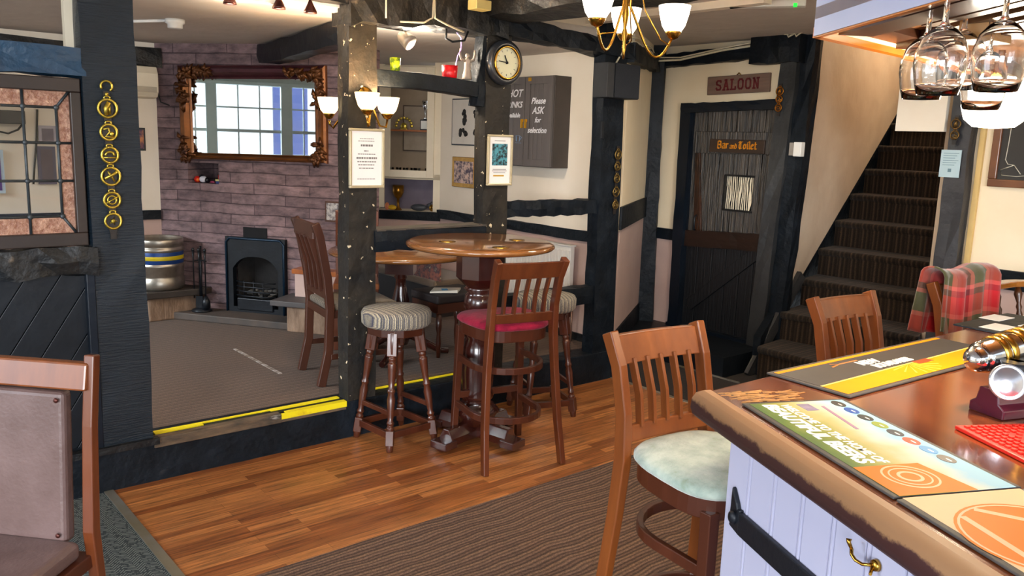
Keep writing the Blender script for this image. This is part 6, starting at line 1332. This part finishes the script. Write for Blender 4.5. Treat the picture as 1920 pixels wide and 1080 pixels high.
    def b2(t, L_, W_):
        zq(PEA, t, 'peach_print', [(.0, .012), (L_, .012), (L_, W_ - .012), (.0, W_ - .012)])
        b = MB(); disc(b, .17, .13, .125, .125, .0059, .0062, 40); disc(b, .52, .13, .125, .125, .0059, .0062, 40); b.build('orange_disc', ORN, t)
        b = MB(); ring(b, .17, .13, .118, .004, .0063, .0066)
        for P in ([(.06, .10), (.14, .19)], [(.14, .19), (.17, .11)], [(.17, .11), (.23, .18)], [(.23, .18), (.25, .06)], [(.08, .06), (.27, .05)]):
            (x0, y0), (x1, y1) = P; d = Vector((x1 - x0, y1 - y0)).normalized(); n_ = Vector((-d.y, d.x)) * .006; Q = [(x0 - n_.x, y0 - n_.y), (x1 - n_.x, y1 - n_.y), (x1 + n_.x, y1 + n_.y), (x0 + n_.x, y0 + n_.y)]
            b.hexa([(*q, .0063) for q in Q] + [(*q, .0067) for q in Q])
        b.build('disc_mark', PEA, t)
    runner('bar_runner', 'peach bar runner with a large orange disc, nearest the camera on the counter', BF @ Matrix.Translation((.635, .045, 1.0412)), .80, .262, b2)
    # black and amber runner on the back leg
    M2 = Matrix.Translation((.806, 1.894, 1.0412)) @ Matrix.Rotation(math.radians(36.2), 4, 'Z')
    AMB = mat('amber_print', '#ec9200', '#e28800', .6, spec=.2, scale=5); BLK = mat('charcoal_print', '#34302e', '#3c3836', .5, scale=12); RED = mat('red_orange_print', '#e8622c', '#e0561c', .4)
    def b3(t, L_, W_):
        zq(BLK, t, 'charcoal_ground', [(.012, .012), (L_ - .012, .012), (L_ - .012, W_ - .012), (.012, W_ - .012)])
        zq(AMB, t, 'amber_band', [(.012, .012), (L_ - .012, .012), (L_ - .012, .10), (.012, .082)], .0059, .0003)
        zq(mat('pale_line', '#f8d080', '#f4c870', .4), t, 'pale_line', [(.012, .082), (L_ - .012, .10), (L_ - .012, .106), (.012, .088)], .0059, .0003)
        zq(AMB, t, 'amber_stripe', [(.012, W_ - .028), (L_ - .012, W_ - .028), (L_ - .012, W_ - .014), (.012, W_ - .014)], .0059, .0003)
        b = MB()
        for k in range(9):
            a = PI + PI * (k + .5) / 9; x = .42; y = .088; b.hexa([(x + .004 * math.cos(a), y, .0063), (x + .10 * math.cos(a - .03), y + .075 * math.sin(a - .03), .0063), (x + .10 * math.cos(a + .03), y + .075 * math.sin(a + .03), .0063), (x + .005 * math.cos(a), y, .0063),
                (x + .004 * math.cos(a), y, .0066), (x + .10 * math.cos(a - .03), y + .075 * math.sin(a - .03), .0066), (x + .10 * math.cos(a + .03), y + .075 * math.sin(a + .03), .0066), (x + .005 * math.cos(a), y, .0066)])
        b.build('sun_rays', mat('ray_print', '#f8d060', '#f4c850', .4), t)
        text('lettering', 'NEW', .042, WHT, t, Matrix.Translation((.34, .160, .0062)), depth=.0004, offset=.002, shear=.1, sx=.9)
        text('lettering', 'BOUNDARIES', .040, WHT, t, Matrix.Translation((.40, .122, .0062)), depth=.0004, offset=.002, shear=.1, sx=.72)
        b = MB(); b.box(.455, .53, .075, .10, .0063, .0067); b.build('brown_box', mat('brown_print', '#9a4a20', '#8a3e18', .4), t)
        b = MB(); b.tube([(.20, .178, .0064), (.24, .186, .0064), (.22, .20, .0064)], .004, seg=4, sy=.1); b.box(.245, .33, .184, .190, .0062, .0066); b.build('small_mark', mat('copper_print', '#c88040', '#b87038', .4), t)
    runner('bar_runner', 'charcoal and amber bar runner with sun rays on the far leg of the counter', M2 @ Matrix.Translation((-.0, -.002, 0)), .84, .238, b3)
    # menus at the far end
    M3 = Matrix.Translation((1.62, 2.62, 1.0412)) @ Matrix.Rotation(math.radians(36.2), 4, 'Z')
    t = thing('bar_runner', 'dark bar mat with pale printed cards at the far end of the counter', 'bar mat', M=M3); MB().box(0.02, .42, -.1, .2, 0, .005).build('rubber_base', IRON, t)
    for x, y in ((.05, .06), (.20, .0), (.22, .14), (.06, -.06)): MB().box(x, x + .12, y, y + .07, .0055, .0065).build('card', PAPER, t)
    # red rubber drip mat
    M4 = Matrix.Translation((.955, 1.700, 1.0405)) @ Matrix.Rotation(math.radians(-80), 4, 'Z')
    REDR = mat('red_rubber', '#e0281c', '#d02014', .45)
    t = thing('drip_mat', 'bright red rubber drip mat with raised studs on the counter', 'drip mat', M=M4)
    MB().box(0, .27, 0, .30, 0, .008).build('base', REDR, t, bevel=.002)
    b = MB()
    for i in range(16):
        for j in range(18):
            x, y = .012 + i * .0165, .012 + j * .0165
            if (abs(x - .13) < .07 and abs(y - .15) < .08 and (i + j) % 2): continue
            b.box(x, x + .009, y, y + .009, .008, .012)
    o = b.build('studs', mat('red_rubber_light', '#f03a28', '#e43020', .45), t); o['kind'] = 'stuff'
    # beer font: chrome bridge with brass collars, round badge and a plum plinth
    M5 = Matrix.Translation((1.145, 1.83, 1.04)) @ Matrix.Rotation(math.radians(20), 4, 'Z')
    t = thing('beer_tap', 'chrome beer font with brass collars, round badge and plum plinth', 'beer tap', M=M5)
    b = MB(); b.yprism([(-.045, 0), (.045, 0), (.045, .022), (.03, .032), (.024, .062), (-.024, .062), (-.03, .032), (-.045, .022)], -.07, .075); b.build('plinth', mat('plum_lacquer', '#4a1228', '#3c0e20', .25, coat=.6), t, bevel=.003)
    MB().lathe([(.028, .06), (.026, .10), (.03, .12)], seg=20).build('column', mat('font_black', '#16191f', '#1e2228', .35), t)
    MB().box(.0, .14, -.01, .055, .055, .12).build('black_block', mat('font_black', '#16191f', '#1e2228', .35), t, bevel=.004)
    b = MB(); b.tube([(-.05, .06, .112), (-.035, .06, .116), (.02, .06, .127), (.12, .06, .147), (.25, .06, .172)], [.024, .037, .038, .036, .036], seg=24); b.sphere((-.042, .06, .113), .032, (1, 1, 1), 20); b.build('chrome_bridge', CHROME, t)
    b = MB()
    for k in range(7):
        x = .0 + (k // 2) * .06 + (k % 2) * .022; b.lathe([(.0385, 0), (.042, .003), (.042, .015), (.0385, .018)], c=(x, .06, .123 + .2 * x), axis=(1, 0, .2), seg=24, cap=False)
    b.build('brass_collars', BRASS, t)
    t2 = MB().lathe([(.001, .012), (.030, .010), (.034, .006), (.038, .012), (.040, .004), (.038, 0), (.001, 0)], c=(-.075, -.045, .090), axis=(-.5, -1, .35), seg=36).build('round_badge', mat('brushed_badge', '#c4c6ce', '#aeb2bc', .25, .85, scale=6), t)
bar()

# ------------------------------------------------------------------ bar canopy and hanging glasses
def canopy():
    Zc = 1.86
    A = onz(1525, 68, Zc); D1 = (onz(1710, 110, Zc) - A).normalized(); D2 = (onz(1760, 0, Zc) - A).normalized()
    BLUEP = mat('pale_blue_gloss', '#b4bfe0', '#a9b6da', .25, scale=2)
    UND = mat('varnished_ply', '#6a4022', '#8f6034', .35, scale=3, stretch=(2, 8, 1), coat=.4, c3='#b98a50')
    P = lambda s, t_: (A + D1 * s + D2 * t_)
    b = MB(); q = [P(0, 0), P(2.3, 0), P(2.3, 2.6), P(0, 2.6)]
    b.prism([(p.x, p.y) for p in q], Zc + .035, Zc + .06); struct(b.build('ceiling_bar_canopy', UND))
    b = MB(); n = Vector((D2.y, -D2.x, 0)); n = n if n.x < 0 else -n
    f = [P(0, 0), P(0, 2.6)]; b.prism([(f[0].x, f[0].y), (f[1].x, f[1].y), (f[1].x - n.x * .02, f[1].y - n.y * .02), (f[0].x - n.x * .02, f[0].y - n.y * .02)], Zc, 2.4); struct(b.build('wall_canopy_side', BLUEP))
    g = [P(0, 0), P(2.3, 0)]; n1 = Vector((-D1.y, D1.x, 0)); b = MB(); b.prism([(g[0].x, g[0].y), (g[1].x, g[1].y), (g[1].x - n1.x * .02, g[1].y - n1.y * .02), (g[0].x - n1.x * .02, g[0].y - n1.y * .02)], Zc + .012, 2.4); struct(b.build('wall_canopy_back', CREAM))
    OT = mat('orange_trim', '#c8741c', '#b4641a', .3, coat=.5)
    b = MB(); b.tube([P(0.01, .01) + Vector((0, 0, .008)), P(2.3, .01) + Vector((0, 0, .008))], .011, square=True, up=(0, 0, 1)); b.tube([P(.012, 0) + Vector((0, 0, .003)), P(.012, 2.6) + Vector((0, 0, .003))], .006, square=True, up=(0, 0, 1)); struct(b.build('trim_45', OT))
    b = MB()
    for s in (.12, .42): b.tube([P(s, .08) + Vector((0, 0, .02)), P(s, 2.5) + Vector((0, 0, .02))], .016, square=True, up=(0, 0, 1), sx=2.4)
    b.tube([P(.05, .1) + Vector((0, 0, .026)), P(2.2, .1) + Vector((0, 0, .026))], .01, square=True, up=(0, 0, 1), sx=4); struct(b.build('trim_46', mat('dark_walnut', '#3c2214', '#52301c', .4, scale=5, stretch=(2, 2, 2), coat=.3)))
    # racks and glasses
    def glass(px, py, D, lab, r=.041, h=.205):
        C0 = CAM + ray(px, py) * (D / ray(px, py).y)      # centre of the rim
        t = thing('wine_glass', lab, 'wine glass', loc=(C0.x, C0.y, C0.z), group='wine glasses hanging upside down from the canopy rack')
        k = r / .041
        o = [(.031, 0), (.036, .018), (.0405, .045), (.040, .065), (.033, .088), (.020, .103), (.008, .110), (.0045, .118), (.0038, .15), (.0042, .188), (.006, .194), (.034, .199), (.034, .2005)]
        i_ = [(.001, .2005), ]
        inner = [(.0298, .0003), (.0348, .018), (.0392, .045), (.0387, .065), (.0317, .087), (.0185, .1015), (.001, .106)]
        prof = [(a * k, z * k) for a, z in inner[::-1]] + [(a * k, z * k) for a, z in o] + [(.001, .2005 * k)]
        MB().lathe(prof, seg=36, cap=False).build('bowl_and_stem', GOBLET, t)
        return C0
    for args in ((1756, 178, 1.40, 'wine glass hanging at the front left, clear of the lamp'), (1726, 186, 1.53, 'wine glass hanging just behind the front left one, partly left of it'),
                 (1866, 172, 1.36, 'largest wine glass hanging in front of the bright globe'), (1838, 206, 1.62, 'small wine glass hanging at the left of the bright globe'),
                 (1794, 168, 1.66, 'wine glass hanging between the two front glasses, farther back')):
        C0 = glass(*args)
    b = MB()
    for s in (.05, .13, .21, .29, .37): 
        b.tube([P(s, .30) + Vector((0, 0, .012)), P(s, 1.3) + Vector((0, 0, .012))], .006, square=True, up=(0, 0, 1), sx=2.2)
    o = b.build('glass_rack', mat('rack_wood', '#6e4a2a', '#55361e', .4), None); tag(o, 'slatted wooden glass rack fixed under the bar canopy', 'rack')
    # tan block under the ply
    o = MB().box(-.05, .05, -.03, .03, -.02, .02).build('wood_block', mat('tan_block', '#b98a54', '#a87844', .4, scale=10), loc=P(.34, .42) + Vector((0, 0, .0)), rotz=.6, bevel=.003); tag(o, 'small tan wooden block fixed under the canopy between the glasses', 'block')
    # strip light with green exit lamp on the bar ceiling
    a, c = onz(1385, 6, 2.385), onz(1500, 4, 2.385); d = (c - a)
    t = thing('strip_light', 'white ceiling strip light with a green end lamp near the stairs', 'strip light', loc=a, rotz=math.atan2(d.y, d.x))
    MB().box(-.05, d.length * 1.1, -.035, .035, -.025, .01).build('case', WHITEPL, t, bevel=.006); al = area('strip_light_tube', (a + c) / 2 + Vector((0, 0, -.05)), (a + c) / 2 + Vector((0, 0, -2)), .5, .08, 16, (1, .86, .68)); MB().box(d.length * .9, d.length * .96, -.037, -.02, -.028, -.01).build('green_lamp', emis('green_lamp', '#18c030', 2.0), t)
canopy()

# ------------------------------------------------------------------ right-hand wall: picture, notice, captain's chair
def right_side():
    def RW(v, z, u=4.5): return Matrix.Translation(W(u, v, z)) @ Matrix.Rotation(SA - PI / 2, 4, 'Z')
    t = thing('framed_picture', 'large wooden framed chalk-style picture on the wall at the right edge', 'picture', M=RW(-2.15, 1.69))
    b = MB(); w_, h_, f = .33, .25, .045
    b.box(-w_, w_, -.03, 0, h_ - f, h_); b.box(-w_, w_, -.03, 0, -h_, -h_ + f); b.box(-w_, -w_ + f, -.03, 0, -h_ + f, h_ - f); b.box(w_ - f, w_, -.03, 0, -h_ + f, h_ - f); b.build('frame', mat('oak_frame', '#7c4a24', '#5c3418', .4, scale=6, coat=.3), t, bevel=.005)
    MB().box(-w_ + f, w_ - f, -.012, -.002, -h_ + f, h_ - f).build('panel', mat('chalk_board', '#38342f', '#2c2a28', .7, scale=5), t)
    b = MB(); b.tube([(-.24, -.014, .19), (-.245, -.014, 0), (-.25, -.014, -.09), (-.235, -.014, -.115), (-.2, -.014, -.12)], .006, seg=6, sy=.3); b.tube([(-.2, -.014, -.12), (-.27, -.014, -.15), (-.26, -.014, -.18), (-.18, -.014, -.185), (-.02, -.014, -.16), (.1, -.014, -.15)], .008, seg=6, sy=.3); b.tube([(-.16, -.014, -.17), (-.2, -.014, -.12)], .006, seg=6, sy=.3); b.build('chalk_lines', mat('chalk_cream', '#d8d0bc', '#c8c0ac', .8), t)
    MB().box(-.13, .05, -.016, -.012, -.13, .08).build('green_letter_panel', mat('panel_green', '#cfd8c4', '#bccab4', .7), t)
    text('lettering', 'B', .16, mat('dark_green_ink', '#2c4a38', '#244030', .7), t, wall_M(-.05, -.0175, -.03), depth=.0005, offset=.004)
    text('lettering', 'OLD', .09, mat('ochre_chalk', '#b09050', '#a08448', .8), t, wall_M(-.08, -.0135, .13), depth=.0005, offset=.002)
    t = thing('paper_notice', 'pale blue paper notice pinned to the post right of the stairs', 'notice', M=Matrix.Translation(W(4.394, -1.63, 1.565)) @ Matrix.Rotation(SA - PI / 2, 4, 'Z'))
    MB().box(-.06, .058, -.003, 0, -.082, .082).build('paper', mat('blue_paper', '#b4cad0', '#a8c0c8', .6), t)
    b = MB()
    for k in range(6): b.box(-.045, .045 - .01 * (k % 3), -.0036, -.0029, .06 - k * .014, .063 - k * .014)
    b.box(-.01, .01, -.0036, -.0029, -.05, -.03); b.build('lettering', mat('blue_ink', '#6c8894', '#5c7884', .7), t)
    # captain's chair
    DK = mat('antique_oak', '#5a3012', '#2c160a', .3, scale=6, coat=.4, c3='#a8661c')
    P = onz(1840, 530, .93)
    t = thing('captains_chair', 'dark spindled captain chair with curved arm against the right wall', 'chair', loc=W(4.10, -2.42, 0), rotz=SA - PI / 2)
    # local x photo right, y into the wall
    b = MB(); Pts = []
    for k in range(15):
        a = PI * k / 14; Pts.append((-.30 * math.cos(a), .0 + .26 * math.sin(a), .925))
    Pts.insert(0, (-.31, -.16, .925)); Pts.append((.31, -.16, .925))
    b.tube(Pts, .018, square=True, up=(0, 0, 1), sx=1.9, sy=.9); b.build('arm_rail', mat('arm_varnish', '#b87428', '#8a4e18', .2, coat=.6), t, bevel=.005)
    b = MB(); b.tube([(-.22, .22, .945), (-.14, .27, .975), (0, .29, 1.03), (.14, .27, .975), (.22, .22, .945)], .02, square=True, up=(0, 0, 1), sx=.8, sy=1.6); b.build('crest', DK, t, bevel=.006)
    for (x, y) in ((-.30, -.13), (-.27, .10), (-.12, .23), (.12, .23), (.27, .10), (.30, -.13)):
        f0 = Vector((x * .82, y * .82, .68)); h0 = Vector((x, y, .915)); ax = h0 - f0; n = ax.length
        MB().lathe([(.010, 0), (.012, .02 * n / .24), (.022, .06 * n / .24), (.011, .10 * n / .24), (.016, .12 * n / .24), (.010, .14 * n / .24), (.022, .19 * n / .24), (.010, n)], c=f0, axis=ax, seg=12).build('spindle', DK, t)
    MB().lathe([(.001, .635), (.24, .635), (.26, .65), (.25, .675), (.2, .68), (.001, .675)], seg=36).build('seat', DK, t)
    for (x, y) in ((-.17, -.15), (.17, -.15), (-.15, .16), (.15, .16)):
        f0 = Vector((x * 1.35, y * 1.35, 0)); ax = Vector((x, y, .64)) - f0
        MB().lathe([(.014, 0), (.02, .1), (.024, .25), (.014, .32), (.026, .45), (.02, .64)], c=f0, axis=ax, seg=12).build('leg', DK, t)
    for z in (.2, .3): MB().tube([(-.21, -.18, z), (.21, -.18, z)], .011, seg=8).build('stretcher', DK, t)
right_side()
